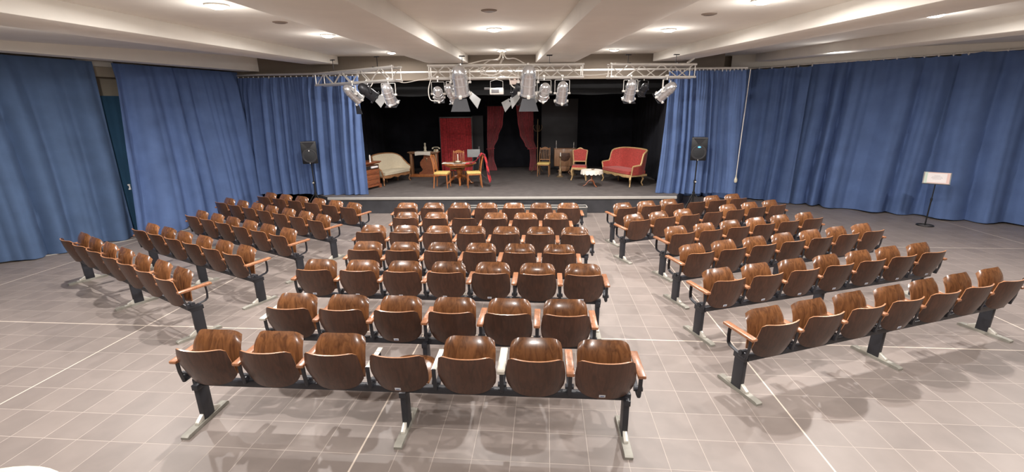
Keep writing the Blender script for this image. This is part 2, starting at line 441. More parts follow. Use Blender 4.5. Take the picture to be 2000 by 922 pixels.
# left wall: cloth outermost from the frame edge, then the long one up to the stage corner
curtain('curtain', 'wide blue curtain at the far left edge, left of the slit with white pillar head', [(-10.7, 5.75), (-9.75, 7.55), (-8.66, 9.67)], .02, 3.69, BLUE2, 3.1, .62, .2, dens=34, fine=.12, hem=[(-10.9, 6.2), (-9.6, 7.8), (-9.05, 8.3), (-8.40, 9.36)])
curtain('curtain', 'blue curtain on the left wall, right of the slit with the white pillar head', [(-8.52, 9.93), (-8.1, 10.75), (-7.32, 12.4)], .02, 3.68, BLUE, 8.4, .5, .17, dens=40, fine=.2, hem=[(-8.44, 9.24), (-7.8, 10.1), (-7.45, 11.2), (-7.3, 12.4)])
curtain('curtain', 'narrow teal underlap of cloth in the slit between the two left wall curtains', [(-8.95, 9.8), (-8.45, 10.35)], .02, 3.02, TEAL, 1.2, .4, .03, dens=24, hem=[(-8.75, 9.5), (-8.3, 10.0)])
curtain('curtain', 'tightly pleated blue stage curtain on the left, behind the left loudspeaker', [(-7.24, 12.3), (-6.4, 12.15), (-3.93, 11.93)], .45, 3.53, BLUE, 5.3, .26, .10, dens=60, hooks=22, fine=.15)
# right side
curtain('curtain', 'tightly pleated bright blue stage curtain on the right, behind the right loudspeaker', [(4.02, 11.72), (5.0, 11.67), (5.9, 11.62)], .45, 3.56, BLUE, 2.2, .20, .09, dens=80, hooks=20, flare=.25, fine=.15)
curtain('curtain', 'pale lit blue curtain right of the white pull cord', [(5.3, 13.75), (6.75, 13.2), (8.0, 12.3)], .03, 3.71, BLUE, 9.7, .42, .13, dens=50, hooks=10, sag=.03, fine=.2)
curtain('curtain', 'widest blue curtain on the right wall, behind the sign on the thin stand', [(8.04, 12.38), (9.3, 11.38), (10.35, 10.55)], .03, 3.765, BLUE, 4.6, .6, .19, dens=36, hooks=12, sag=.03, fine=.15)
curtain('curtain', 'blue curtain running out of the right edge of the picture', [(10.3, 10.66), (11.2, 9.93), (13.4, 8.2)], .03, 3.80, BLUE, 6.9, .58, .18, dens=34, hooks=11, sag=.03, fine=.15)
# pale strip on the floor along the left curtains
b = MB(); b.strip([(-10.4, 6.55, .006), (-9.5, 7.62, .006), (-8.92, 8.16, .006), (-8.2, 9.25, .006), (-7.62, 9.98, .006), (-7.2, 11.1, .006)], .035, .008, axis=(.83, -.55, 0)); struct(b, 'trim_10', NOSE)
# curtain tracks
b = MB(); b.tube([(-7.3, 12.36, 3.60), (-6.4, 12.15, 3.60), (-3.93, 11.93, 3.60), (4.02, 11.74, 3.61), (5.95, 11.62, 3.61)], .028, 10)
tr = b.build('curtain_track', ALU); tag(tr, 'long silver curtain track crossing above the stage opening behind the trusses', 'curtain rail')
b = MB(); b.tube([(5.3, 13.75, 3.72), (6.75, 13.2, 3.72), (8.0, 12.3, 3.75), (10.35, 10.55, 3.79), (13.4, 8.2, 3.84)], .018, 8)
tag(b.build('curtain_track', ALU), 'thin curtain track along the right wall under the ceiling', 'curtain rail')
# latch in the slit
b = MB(); b.box((0, 0, .03), (.04, .03, .03), bev=.006); b.box((0, 0, -.06), (.04, .03, .03), bev=.006); b.box((0, .01, -.015), (.025, .015, .09), bev=.004)
tag(b.build('curtain_clip', WHITEP, loc=(-8.28, 9.38, 1.13)), 'small pale clip where the two left wall curtains meet', 'clip')
# pull cord
t = thing('pull_cord', 'white pull cord with a round weight hanging beside the right stage curtain', 'cord', (5.96, 11.52, .80))
b = MB(); b.tube([(0, 0, .12), (0, 0, 1.2), (.01, 0, 2.78)], .011, 6); b.build('cord', CORD, t)
b = MB(); b.lathe([(0, -.07), (.03, -.06), (.045, -.02), (.04, .03), (.015, .08), (.012, .13), (0, .13)], (0, 0, 0), 14); b.build('weight', IVORY, t)
# black drapes around the stage
curtain('backdrop', 'black cloth backdrop across the rear of the stage', [(-5.7, 17.95), (0, 17.85), (4.9, 17.7)], ST+.01, 4.15, BLACKC, 2.9, .7, .03, dens=10, nz=6, cat='backdrop')
curtain('side_drape', 'black side drape closing the left of the stage behind the cream settee', [(-5.35, 12.5), (-5.2, 15), (-5.0, 17.7)], ST+.01, 4.1, BLACKC, 1.9, .5, .03, dens=12, nz=6, cat='backdrop')
curtain('side_drape', 'black side drape closing the right of the stage behind the red settee', [(4.4, 12.7), (4.62, 14.2), (4.75, 17.5)], ST+.01, 4.1, BLACKC, 4.9, .5, .03, dens=12, nz=6, cat='backdrop')
curtain('border_drape', 'black border cloth hanging along the top of the stage opening', [(-4.6, 12.75), (4.5, 12.7)], 3.05, 3.48, BORDER, 7.9, .4, .006, dens=12, nz=4, cat='backdrop')

# ------------------------------------------------------------------ tip-up seating
def backrest_mesh():
    def fn(u, v):
        x = 2*u-1; zb = .395+.035*x*x+.055*abs(x)**7; zt = .768-.030*abs(x)**14
        W = .214+.020*sin(pi*min(1, .10+.9*v))
        z = zb+(zt-zb)*v
        y = -.045-.095*(z-.395)/.37+.062*abs(x)**2.3-.012*sin(pi*v)
        return (x*W, y, z)
    b = MB(); b.grid(fn, 18, 16, th=.012, m=BACKW, me=EDGEW); return b.mesh('backrest', ang=50)
def seat_mesh():
    def fn(u, v):
        x = 2*u-1; zt = .390-.055*abs(x)**5.5; zb = .012*abs(x)
        W = .209+.010*sin(pi*v)-.008*(1-v)-.012*max(0, (v-.8)/.2)**2
        z = zb+(zt-zb)*v
        y = .042*v + .026*max(0, (v-.70)/.30)**2 + .032*abs(x)**2.6 - .022*sin(pi*v)
        return (x*W, y, z)
    b = MB(); b.grid(fn, 18, 18, th=.013, m=SEATW, me=EDGEW); return b.mesh('seat', ang=50)
def arm_mesh(m=ARMW):
    b = MB(); b.box((0, .10, .622), (.064, .36, .028), rot=(radians(2), 0, 0), bev=.008); return b.mesh('armrest', m)
def barearm_mesh():
    b = MB(); b.box((0, .12, .603), (.045, .30, .008), rot=(radians(2), 0, 0), bev=.003); return b.mesh('armrest', CLAMP)
def bracket_mesh():
    b = MB()
    b.strip([(0, .20, .607), (0, .215, .60), (0, .218, .52), (0, .21, .455), (0, .185, .432), (0, .10, .415), (0, .0, .405)], .036, .009)
    b.strip([(0, -.035, .607), (0, -.03, .5), (0, -.01, .40)], .032, .009)
    b.box((0, .025, .42), (.03, .09, .065), bev=.01)
    b.tube([(-.035, .03, .445), (.035, .03, .445)], .022, 10)
    return b.mesh('arm_bracket', STEEL)
def leg_mesh():
    b = MB(); b.box((0, 0, .20), (.046, .115, .345), bev=.005); b.box((0, .0, .355), (.056, .14, .05), bev=.004); return b.mesh('leg', STEEL)
def foot_mesh():
    b = MB(); b.prism([(-.27, .0), (-.27, .022), (-.25, .032), (.20, .032), (.22, .022), (.22, .0)], -.032, .032, axis='x'); return b.mesh('foot', FOOTM)
def clamp_mesh(sgn):
    b = MB(); b.prism([(sgn*.055, .03), (sgn*.055, .088), (sgn*.062, .09), (sgn*.13, .05), (sgn*.135, .03)], -.017, .017, axis='x', bev=.003); return b.mesh('mounting_bracket', CLAMP)
def plate_mesh():
    b = MB(); b.box((0, 0, 0), (.050, .003, .026), bev=.001, m=PLATE); b.box((0, -.0022, 0), (.030, .001, .008), m=PLATEB); return b.mesh('number_plate')
BM, SM, AM, AM2, AM3, KM, LM, FM, PM = backrest_mesh(), seat_mesh(), arm_mesh(), barearm_mesh(), arm_mesh(CLAMP), bracket_mesh(), leg_mesh(), foot_mesh(), plate_mesh()
CM = (clamp_mesh(1), clamp_mesh(-1))
def row(label, A, B, n, block, down=(), bare=(), plates=(), palearms=()):
    """A, B: ground positions under the first and last backrest's top edge"""
    A = Vector(A); B = Vector(B); d = (B-A).normalized(); f = Vector((-d.y, d.x))
    sh = {G1: 0, G2: .06, G3: -.115}[block]; ly = .02 if block == G1 else .09
    O = (A+B)/2+f*.135+d*sh; rz = atan2(d.y, d.x); p = (B-A).length/(n-1)
    t = thing('theatre_seat_row', label, 'row of seats', (O.x, O.y, 0), rz, block)
    w = p*(n-1); b = MB(); b.box((0, .03, .375), (w+.44, .05, .06), bev=.006); b.build('beam', STEEL, t)
    for i in range(n):
        x = -w/2+i*p
        bk = link('backrest', BM, t, (x, 0, 0)); bk.rotation_euler = (0, radians(random.uniform(-.4, .4)), 0)
        if i in plates: link('number_plate', PM, bk, (-.02, -.0675, .432), (radians(14), 0, 0))
        st = link('seat', SM, t, (x, .045, .435))
        st.rotation_euler = (radians(-80), 0, 0) if i in down else (radians(random.uniform(-3.0, 1.5)), 0, 0)
    for i in range(n+1):
        x = -w/2+(i-.5)*p
        am = AM2 if i in bare else (AM3 if i in palearms else AM)
        a = link('armrest', am, t, (x, 0, 0)); link('arm_bracket', KM, a)
        if i in bare: a['label'] = 'bare metal armrest without its wooden pad'
        if i in palearms: a['label'] = 'whitish armrest pad'  # pad coloured whitish all over
    for x in ((-w/2-.16-max(0, sh)), (0 if n % 2 else -.02)-sh*.6, (w/2+.18-min(0, sh)*.4-max(0, sh))):
        l = link('leg', LM, t, (x, ly, 0)); link('foot', FM, l)
        for c in CM: link('mounting_bracket', c, l)
    return t
G1, G2, G3 = 'rows of the centre block of seats', 'rows of the right block of seats', 'rows of the left block of seats'
row('centre block row nearest the camera, seven brown plywood seats, fourth seat folded down', (-2.571, 3.126), (.718, 2.889), 7, G1, down=(3,), bare=(3, 4), plates=(3, 6), palearms=(5,))
row('second centre row from the camera, six tip-up plywood seats', (-2.25, 3.903), (.50, 3.686), 6, G1, plates=(2,), palearms=(0,))
row('third centre row from the camera, seven plywood seats with white number plates', (-2.463, 4.99), (.837, 4.718), 7, G1, plates=(0, 1, 2, 3, 4, 6))
row('fourth centre row from the camera, six plywood seats', (-2.11, 5.775), (.635, 5.538), 6, G1)
row('fifth centre row from the camera, third from the stage, seven plywood seats', (-2.312, 6.721), (.987, 6.456), 7, G1)
row('centre row second from the stage, six plywood seats, third one folded down', (-1.968, 7.68), (.786, 7.485), 6, G1, down=(2,))
row('centre row closest to the stage, seven seats before the grey metal trough', (-2.165, 8.553), (1.128, 8.373), 7, G1)
row('right block row nearest the camera, seven seats slanting out to the right edge', (2.38, 3.477), (5.525, 4.435), 7, G2, plates=(3,))
row('right block second row from the camera, every backrest with a white number plate', (2.425, 4.518), (5.59, 5.437), 7, G2, plates=range(7))
row('right block third row from the camera, seven plywood seats', (2.51, 5.49), (5.655, 6.50), 7, G2)
row('right block fourth row from the camera, six plywood seats', (2.65, 6.464), (5.26, 7.333), 6, G2)
row('right block second row from the stage, seven seats, middle one folded down', (2.215, 7.317), (5.315, 8.472), 7, G2, down=(3,))
row('right block row closest to the stage, six seats, fourth one folded down', (2.255, 8.33), (4.875, 9.172), 6, G2, down=(3,))
row('left block row nearest the camera, seven seats receding towards the left curtain', (-6.84, 6.392), (-4.04, 4.70), 7, G3)
row('left block second row from the camera, six plywood seats with open end armrest', (-6.19, 6.966), (-3.80, 5.614), 6, G3)
row('left block middle row, third from the camera, six plywood seats', (-6.03, 7.977), (-3.67, 6.564), 6, G3)
row('left block second row from the stage, seven plywood seats', (-6.30, 9.26), (-3.50, 7.53), 7, G3)
row('left block row closest to the stage, six plywood seats below the left loudspeaker', (-5.71, 9.897), (-3.287, 8.602), 6, G3)

# ------------------------------------------------------------------ trough in front of the stage
t = thing('metal_trough', 'long open grey metal trough on the floor before the stage riser', 'trough', (.37, 10.98, 0), radians(-1.86))
b = MB()
for s_ in (-1, 1): b.box((0, s_*.13, .13), (3.1, .012, .26), bev=.003)
for s_ in (-1, 1): b.box((s_*1.544, 0, .13), (.012, .27, .26), bev=.003)
b.box((0, 0, .01), (3.1, .26, .02)); b.build('body', mat('grey_sheet_metal', (92, 92, 92), .4, metal=.5), t)
b = MB()
for s_ in (-1, 1): b.box((0, s_*.132, .262), (3.12, .025, .018), bev=.006)
for s_ in (-1, 1): b.box((s_*1.547, 0, .262), (.025, .28, .018), bev=.006)
b.build('rim', ALU, t)

# ------------------------------------------------------------------ loudspeakers
def stand(label, x, y, h):
    t = thing('speaker_stand', label, 'speaker stand', (x, y, 0))
    b = MB(); b.tube([(0, 0, .25), (0, 0, .85)], .022, 12); b.tube([(0, 0, .85), (0, 0, h)], .016, 12); b.build('pole', BLACKP, t)
    b = MB(); b.tube([(0, 0, .80), (0, 0, .88)], .032, 12); b.tube([(0, 0, .50), (0, 0, .58)], .034, 12); b.build('collar', BLACKP, t)
    b = MB(); b.lathe([(0, 0), (.02, .004), (.02, .03), (0, .034)], (0, -.03, .84), 10, M3((pi/2, 0, 0))); b.build('knob', CLAMP, t)
    for k in range(3):
        a = pi/2+k*2*pi/3; b = MB(); b.tube([(.02*cos(a), .02*sin(a), .55), (.25*cos(a), .25*sin(a), .22), (.42*cos(a), .42*sin(a), .012)], .011, 8)
        b.tube([(.02*cos(a), .02*sin(a), .27), (.24*cos(a), .24*sin(a), .24)], .008, 6)
        l = b.build('leg', BLACKP, t); b = MB(); b.tube([(.395*cos(a), .395*sin(a), .02), (.435*cos(a), .435*sin(a), .004+.008)], .015, 8); b.build('rubber_foot', DARKM, l)
def speaker(label, x, y, z, rz, led):
    t = thing('loudspeaker', label, 'loudspeaker', (x, y, z), rz)
    b = MB(); b.prism([(-.19, -.13), (.19, -.13), (.14, .16), (-.14, .16)], 0, .57, bev=.018); b.build('cabinet', BLACKP, t)
    b = MB(); b.lathe([(.175, 0), (.18, .012), (.155, .016), (.15, .01)], (0, -.128, .20), 28, M3((pi/2, 0, 0))); b.build('woofer_ring', FLAPD, t)
    b = MB(); b.lathe([(0, .02), (.08, .018), (.15, .008), (.152, 0)], (0, -.128, .20), 28, M3((pi/2, 0, 0))); g = b.build('woofer_grille', GRILL, t)
    b = MB(); b.prism([(-.15, .55), (-.05, .44), (-.035, .40), (.035, .40), (.05, .44), (.15, .55)], -.136, -.131, axis='y'); b.build('horn', DARKM, t)
    b = MB(); b.box((0, -.134, .557), (.36, .012, .012), bev=.003); b.build('top_trim', GREYM, t)
    b = MB(); b.box((-.005, -.148, .015), (.014, .008, .03), bev=.003); b.build('badge', CLAMP, t)
    b = MB(); b.lathe([(0, .006), (.014, .004), (.016, 0)], (0, -.148, .335), 12, M3((pi/2, 0, 0)), sc=((2.2 if led else 1), 1)); o = b.build('status_light', LED if led else WHITEP, t)
stand('tripod stand under the left loudspeaker, before the left stage curtain', -5.26, 11.55, 1.36)
stand('tripod stand under the right loudspeaker, right of the stage edge', 4.70, 11.1, 1.40)
speaker('black loudspeaker on the left stand with a white light dot', -5.26, 11.55, 1.35, radians(16), False)
speaker('black loudspeaker on the right stand with a blue light', 4.70, 11.1, 1.385, radians(-14), True)

# ------------------------------------------------------------------ sign on a thin stand, right
t = thing('sign_stand', 'thin black music stand with a white paper sign by the right curtain', 'music stand', (9.49, 9.66, 0), radians(-38))
b = MB(); R = .15; b.tube([(R*cos(a*pi/14), R*sin(a*pi/14), .012) for a in range(29)], .011, 8, cap=False)
b.tube([(-R, 0, .012), (0, 0, .02), (R, 0, .012)], .008, 6); b.build('base_ring', BLACKP, t)
b = MB(); b.tube([(0, 0, .01), (0, 0, .62)], .014, 10); b.tube([(0, 0, .6), (0, .01, .98)], .010, 10); b.build('pole', BLACKP, t)
b = MB(); b.tube([(0, 0, .58), (0, 0, .64)], .02, 10); b.build('collar', BLACKP, t)
b = MB(); b.box((0, .02, 1.09), (.46, .012, .27), rot=(radians(-22), 0, 0), bev=.004); b.box((0, -.05, .967), (.46, .05, .01), rot=(radians(-22), 0, 0), bev=.003); dk = b.build('desk', GREYB, t)
R_ = M3((radians(-22), 0, 0))
def onb(x, z, dy): v = R_ @ Vector((x, dy, z)); return (v.x, v.y+.02, v.z+1.09)
for (x, w, mm, nme) in ((0, .42, PAPERP, 'backing_sheet'), (-.18, .05, PAPERG, 'green_sheet'), (.0, .32, PAPER, 'notice')):
    b = MB(); b.box((x*1.0, 0, 0), (w, .002, .25 if nme != 'notice' else .21))
    dy = {'backing_sheet': -.009, 'green_sheet': -.012, 'notice': -.0145}[nme]
    for v in b.bm.verts: v.co = Vector(onb(v.co.x, v.co.z, v.co.y+dy))
    o = b.build(nme, mm, dk)
b = MB()
for k, w in enumerate((.10, .17, .19, .14)):
    b.box((0, 0, .05-.026*k), (w, .001, .007))
for v in b.bm.verts: v.co = Vector(onb(v.co.x, v.co.z, v.co.y-.0165))
b.build('printed_lines', INK, dk)

# ------------------------------------------------------------------ trusses
def truss(label, A, B, z0, h=.25, dpt=.22, ends=True):
    A = Vector(A); B = Vector(B); L = (B-A).length; rz = atan2((B-A).y, (B-A).x); mid = (A+B)/2
    t = thing('lighting_truss', label, 'lighting truss', (mid.x, mid.y, z0), rz)
    r = .024
    for y in (0, dpt):
        for z in (0, h):
            b = MB(); b.tube([(-L/2, y, z), (L/2, y, z)], r, 12); b.build('chord', ALU, t)
    n = max(4, int(round(L/.34))); b = MB()
    for y in (0, dpt):
        for i in range(n):
            x0 = -L/2+.06+(L-.12)*i/n; x1 = -L/2+.06+(L-.12)*(i+1)/n
            za, zb = (0, h) if i % 2 == (0 if y == 0 else 1) else (h, 0)
            b.tube([(x0, y, za), (x1, y, zb)], .011, 6)
        for x in (-L/2+.03, L/2-.03): b.tube([(x, y, 0), (x, y, h)], .011, 6)
    b.build('side_lacing', ALU, t)
    b = MB()
    for z in (0, h):
        for i in range(n):
            x0 = -L/2+.06+(L-.12)*i/n; x1 = -L/2+.06+(L-.12)*(i+1)/n
            b.tube([(x0, 0 if i % 2 else dpt, z), (x1, dpt if i % 2 else 0, z)], .009, 6)
        for x in (-L/2+.03, L/2-.03): b.tube([(x, 0, z), (x, dpt, z)], .011, 6)
    b.build('cross_lacing', ALU, t)
    # hangers up to the ceiling beams
    for x in (-L*.28, L*.28):
        b = MB(); p = Matrix.Rotation(rz, 2) @ Vector((x, dpt/2)); top = bot(mid.y+p.y)-z0+.0
        b.box((x, dpt/2, h+.026), (.03, dpt+.05, .012), bev=.003); b.box((x, dpt/2, (h+.03+top)/2), (.012, .012, max(.05, top-h-.03)), bev=.003)
        b.box((x, dpt/2, top-.012), (.12, .05, .018), bev=.003); b.build('hanger', DARKM, t)
    return t
truss('long silver truss in the centre carrying most of the lamps', (-1.72, 9.62), (1.53, 9.62), 3.29)
truss('slanting silver truss on the left with three lamps', (-4.55, 10.75), (-2.33, 9.22), 3.24)
truss('silver truss on the right with lamps, before the right stage curtain', (2.07, 9.62), (3.93, 9.80), 3.28)
# loose tube ends clamped on the trusses
b = MB(); b.tube([(-.0, 0, 0), (.16, .05, .10)], .022, 10); tag(b.build('pipe_stub', ALU, loc=(3.72, 9.78, 3.555)), 'short loose tube lying upwards on the right end of the right truss', 'tube')

FLAPL = mat('pale_grey_flap', (132, 131, 130), .5, var=.05)
def par_can(label, p, tilt, pan, size=1.0, hang=3.24, doors='', dark=False, frame=True, yoke=True, rearm=None):
    """p = centre of the lamp; tilt: 0 = pointing straight ahead to the stage, 90 = straight down"""
    t = thing('par_can', label, 'stage light', (p[0], p[1], p[2]), pan, 'stage lights on the trusses')
    R = M3((radians(-tilt), 0, 0)) @ M3((-pi/2, 0, 0))   # local z -> +y then tipped down
    m = DARKM if dark else CHROME; k = size
    b = MB(); b.lathe([(0, -.25*k), (.045*k, -.245*k), (.085*k, -.21*k), (.108*k, -.15*k), (.112*k, -.10*k), (.118*k, -.098*k), (.118*k, -.075*k), (.112*k, -.072*k), (.114*k, .02*k), (.121*k, .024*k), (.121*k, .045*k), (.115*k, .05*k), (.118*k, .16*k), (.128*k, .165*k), (.128*k, .19*k), (.10*k, .19*k), (.095*k, .12*k), (0, .10*k)], (0, 0, 0), 22, R); c = b.build('can', m, t)
    for a in (0, pi/2, pi, 3*pi/2):
        q = R @ Vector((.128*k*cos(a), .128*k*sin(a), .18*k)); b = MB(); b.box(q, (.045*k, .045*k, .045*k), rot=(radians(-tilt), 0, 0), bev=.008); b.build('frame_lug', ALUP if not dark else DARKM, c)
    if yoke:
        top = hang-p[2]; w = .15*k; zt = max(.14*k, min(top-.06, .27*k)); b = MB()
        b.strip([(-w, 0, -.02), (-w, 0, zt-.01), (-w+.01, 0, zt), (w-.01, 0, zt), (w, 0, zt-.01), (w, 0, -.02)], .028, .006, axis=(0, 1, 0)); b.tube([(-w-.02, 0, 0), (-w+.03, 0, 0)], .02, 8); b.tube([(w-.03, 0, 0), (w+.02, 0, 0)], .02, 8)
        b.build('yoke', ALUP if not dark else DARKM, t)
        b = MB(); b.tube([(0, 0, zt), (0, 0, max(top, zt+.03))], .012, 8); b.box((0, 0, max(top, zt+.03)+.018), (.04, .07, .055), bev=.01); b.build('clamp', ALU, t)
    F = R @ Vector((0, 0, .20*k))
    for dcode in doors:
        ang, mm = {'d': (0, FLAPD), 'u': (pi, DARKM), 'r': (-pi/2, FLAPL), 'l': (pi/2, FLAPL)}[dcode][:2]
        b = MB(); s_ = .15*k
        b.prism([(-s_*.62, 0), (s_*.62, 0), (s_, .19*k), (-s_, .19*k)], -.003, .003, axis='z')
        rt = Matrix.Rotation(ang+pi/2*0, 3, 'Z'); R2 = Matrix.Rotation(radians(52), 3, 'X')
        for v in b.bm.verts:
            q = R2 @ v.co; q = Vector((q.x, q.y+.125*k, q.z)); q = rt @ q; v.co = R @ (q+Vector((0, 0, .20*k)))
        b.build('barn_door', mm, c)
    if frame and not doors:
        b = MB(); q = R @ Vector((0, 0, .215*k)); b.box(q, (.26*k, .26*k, .012), rot=(radians(-tilt)-pi/2, 0, 0), bev=.004); b.build('gel_frame', DARKM, c)
    return t
par_can('silver lamp on the left truss, leftmost, tipped down to the right', (-3.42, 9.95, 3.0), 42, radians(-48), 1.0, 3.24, doors='d')
par_can('black lamp in the middle of the left truss with a grey front', (-3.02, 9.72, 3.03), 38, radians(-58), .95, 3.24, doors='r', dark=True)
par_can('silver lamp at the right end of the left truss', (-2.47, 9.30, 2.96), 55, radians(-12), 1.0, 3.24)
par_can('small silver lamp at the left end of the centre truss', (-1.52, 9.62, 2.98), 25, radians(4), .88, 3.29)
par_can('silver lamp second from left under the centre truss, partly behind the big lamp', (-1.24, 9.66, 2.99), 48, radians(-30), .92, 3.29)
par_can('big silver lamp left of centre on the front truss tube, grey flaps below', (-1.02, 9.36, 3.19), 62, radians(-8), 1.36, 3.50, doors='dr')
par_can('black lamp behind the big lamp right of centre', (.16, 9.70, 2.98), 50, radians(20), 1.05, 3.29, doors='l', dark=True)
par_can('big silver lamp right of centre, grey flaps below', (.36, 9.36, 3.18), 62, radians(6), 1.36, 3.50, doors='dl')
par_can('silver lamp right of the big right lamp, flap on its left', (.70, 9.60, 2.99), 35, radians(8), .98, 3.29, doors='l')
par_can('silver lamp at the right end of the centre truss', (1.08, 9.60, 2.97), 58, radians(4), 1.02, 3.29)
par_can('silver lamp at the left end of the right truss, seen from behind', (2.52, 9.64, 3.0), 60, radians(2), 1.0, 3.28)
par_can('small dark lamp just right of the first lamp on the right truss', (2.86, 9.86, 3.04), 40, radians(10), .66, 3.28, dark=True)
par_can('silver lamp at the right end of the right truss, turned to the left', (3.29, 9.68, 2.98), 38, radians(42), 1.0, 3.28)
# boxes hanging between the big lamps
t = thing('dimmer_box', 'white box with a bracket hanging below the middle of the centre truss', 'electrical box', (-.29, 9.62, 3.02))
b = MB(); b.box((0, 0, 0), (.29, .16, .13), bev=.012); b.build('housing', ALUP, t)
b = MB(); b.strip([(-.13, 0, .06), (-.13, 0, .20), (.0, 0, .235), (.13, 0, .20), (.13, 0, .06)], .03, .006, axis=(0, 1, 0)); b.box((0, 0, .25), (.05, .06, .05), bev=.008); b.build('bracket', ALUP, t)
b = MB(); b.box((-.03, -.085, .0), (.16, .01, .07), bev=.004); b.tube([(-.26, -.02, .055), (-.12, -.02, .05)], .022, 8); b.build('front_fitting', GREYM, t)
b = MB(); b.box((0, 0, 0), (.22, .12, .09), bev=.012); b.box((.07, -.062, 0), (.03, .006, .05), bev=.002, m=DARKM)
b.mats = [mat('beige_box', (206, 186, 176), .5), DARKM]; b.box((0, 0, .06), (.05, .05, .05), bev=.01)
tag(b.build('junction_box', None, loc=(.09, 9.64, 3.195)), 'small beige box under the centre truss left of the big right lamp', 'electrical box')
# cables
def cable(label, pts, r=.012, m=CORD, name='cable'):
    P = [Vector(p) for p in pts]; out = []
    for i in range(len(P)-1):
        p0, p1, p2, p3 = P[max(i-1, 0)], P[i], P[i+1], P[min(i+2, len(P)-1)]
        for k in range(6):
            t_ = k/6; out.append(.5*((2*p1)+(p2-p0)*t_+(2*p0-5*p1+4*p2-p3)*t_*t_+(3*p1-p0-3*p2+p3)*t_**3))
    out.append(P[-1]); b = MB(); b.tube(out, r, 8); return tag(b.build(name, m), label, 'cable')
cy = 10.85; cz = bay(10.85)-.05
cable('left white cable running from the ceiling outlet down to the centre truss', [(-.22, cy, cz), (-.28, 10.5, 3.75), (-.55, 9.9, 3.66), (-.88, 9.7, 3.57)], .012)
cable('second white cable from the ceiling outlet, just left of the middle one', [(-.20, cy, cz), (-.26, 10.5, 3.74), (-.42, 9.9, 3.66), (-.56, 9.75, 3.57)], .012)
cable('thick white cable falling straight from the ceiling outlet to the truss', [(-.18, cy, cz), (-.16, 10.5, 3.76), (-.17, 9.9, 3.68), (-.21, 9.72, 3.57)], .02)
cable('right white cable running from the ceiling outlet down to the centre truss', [(-.16, cy, cz), (-.08, 10.5, 3.76), (.10, 9.9, 3.69), (.30, 9.72, 3.57)], .012)
cable('white cable looped through the lacing of the centre truss', [(-.75, 9.7, 3.44), (-.52, 9.6, 3.50), (-.62, 9.56, 3.38), (-.35, 9.6, 3.34), (-.1, 9.6, 3.42), (.12, 9.62, 3.33)], .012)
cable('thin white cable sagging from the left truss to the centre truss', [(-2.4, 9.3, 3.27), (-2.2, 9.45, 3.20), (-1.95, 9.6, 3.25), (-1.7, 9.66, 3.29)], .008)
cable('thin white cable sagging between the centre truss and the right truss', [(1.5, 9.68, 3.33), (1.7, 9.75, 3.33), (1.9, 9.72, 3.34), (2.1, 9.66, 3.36)], .008)
cable('white cable hanging in a curve beside the beige box under the centre truss', [(-.02, 9.6, 3.27), (.02, 9.58, 3.14), (.12, 9.57, 3.07), (.22, 9.58, 3.05)], .012)
cable('white cable drooping in a loop below the left truss', [(-3.2, 9.85, 3.24), (-3.1, 9.75, 3.12), (-2.95, 9.65, 3.13), (-2.85, 9.6, 3.24)], .010)
cable('white cable hanging by the small lamp at the left end of the centre truss', [(-1.66, 9.62, 3.27), (-1.72, 9.6, 3.05), (-1.68, 9.58, 2.86), (-1.52, 9.56, 2.84)], .009)

# ------------------------------------------------------------------ ceiling fittings and light
SL = math.atan(.045)
def area(x, y, z, r, e, col=(1.0, .96, .92)):  # serves the visible downlights and the added unseen lamps
    l = bpy.data.lights.new('downlight', 'AREA'); l.shape = 'DISK'; l.size = r*1.1; l.energy = e; l.color = col
    o = bpy.data.objects.new('downlight_or_added_beam', l); COL.objects.link(o); o.location = (x, y, z)
    l = bpy.data.lights.new('downlight_or_added_spill', 'POINT'); l.shadow_soft_size = r*.8; l.energy = e*.085; l.color = col
    o = bpy.data.objects.new('downlight_or_added_spill', l); COL.objects.link(o); o.location = (x, y, z-.24); return o
E0 = 88
def downlight(label, x, y, e=E0):
    z = bay(y); t = thing('downlight', label, 'ceiling light', (x, y, z), 0, 'round ceiling downlights'); t.rotation_euler = (SL, 0, 0)
    b = MB(); b.lathe([(.098, -.004), (.118, -.004), (.121, .004), (.10, .02), (.098, .02)], (0, 0, -.012), 28); b.build('trim_ring', WHITEP, t)
    b = MB(); b.lathe([(0, -.040), (.05, -.036), (.085, -.024), (.099, -.008), (.099, 0), (0, 0)], (0, 0, -.006), 28); b.build('lens', LAMPE, t)
    area(x, y, z-.055, .09, e)
downlight('round ceiling light at the top left, nearest of the left bay', -3.128, 5.15)
downlight('round ceiling light in the left bay, second from the camera', -3.004, 7.81)
downlight('round ceiling light in the left bay closest to the stage, above the left truss', -2.845, 11.25, E0*.6)
downlight('round ceiling light in the middle of the centre bay', -.243, 7.26)
downlight('round ceiling light in the centre bay beside the white cables', -.197, 10.99, E0*.8)
downlight('round ceiling light in the right bay, above the middle right seats', 2.513, 7.519)
downlight('round ceiling light in the right bay closest to the stage', 2.463, 11.10, E0*.7)
downlight('ceiling light cut by the top edge right of centre', 2.724, 5.19)
downlight('ceiling light in the outermost right bay, seen at a flat angle', 5.563, 6.244)
for x, y in ((-3.2, 2.3), (2.75, 2.5), (5.6, 2.6), (6.9, 9.9), (-6.4, 3.2), (-6.3, 6.6), (-.25, -.2), (8.6, 6.0)):  # unseen lamps without fittings, some added to brighten the curtains
    area(x, y, bay(y)-.03, .09, E0*(1.5 if y > 9.5 else 1.0 if y > 5.5 else .7 if abs(x) > 5 else .85))
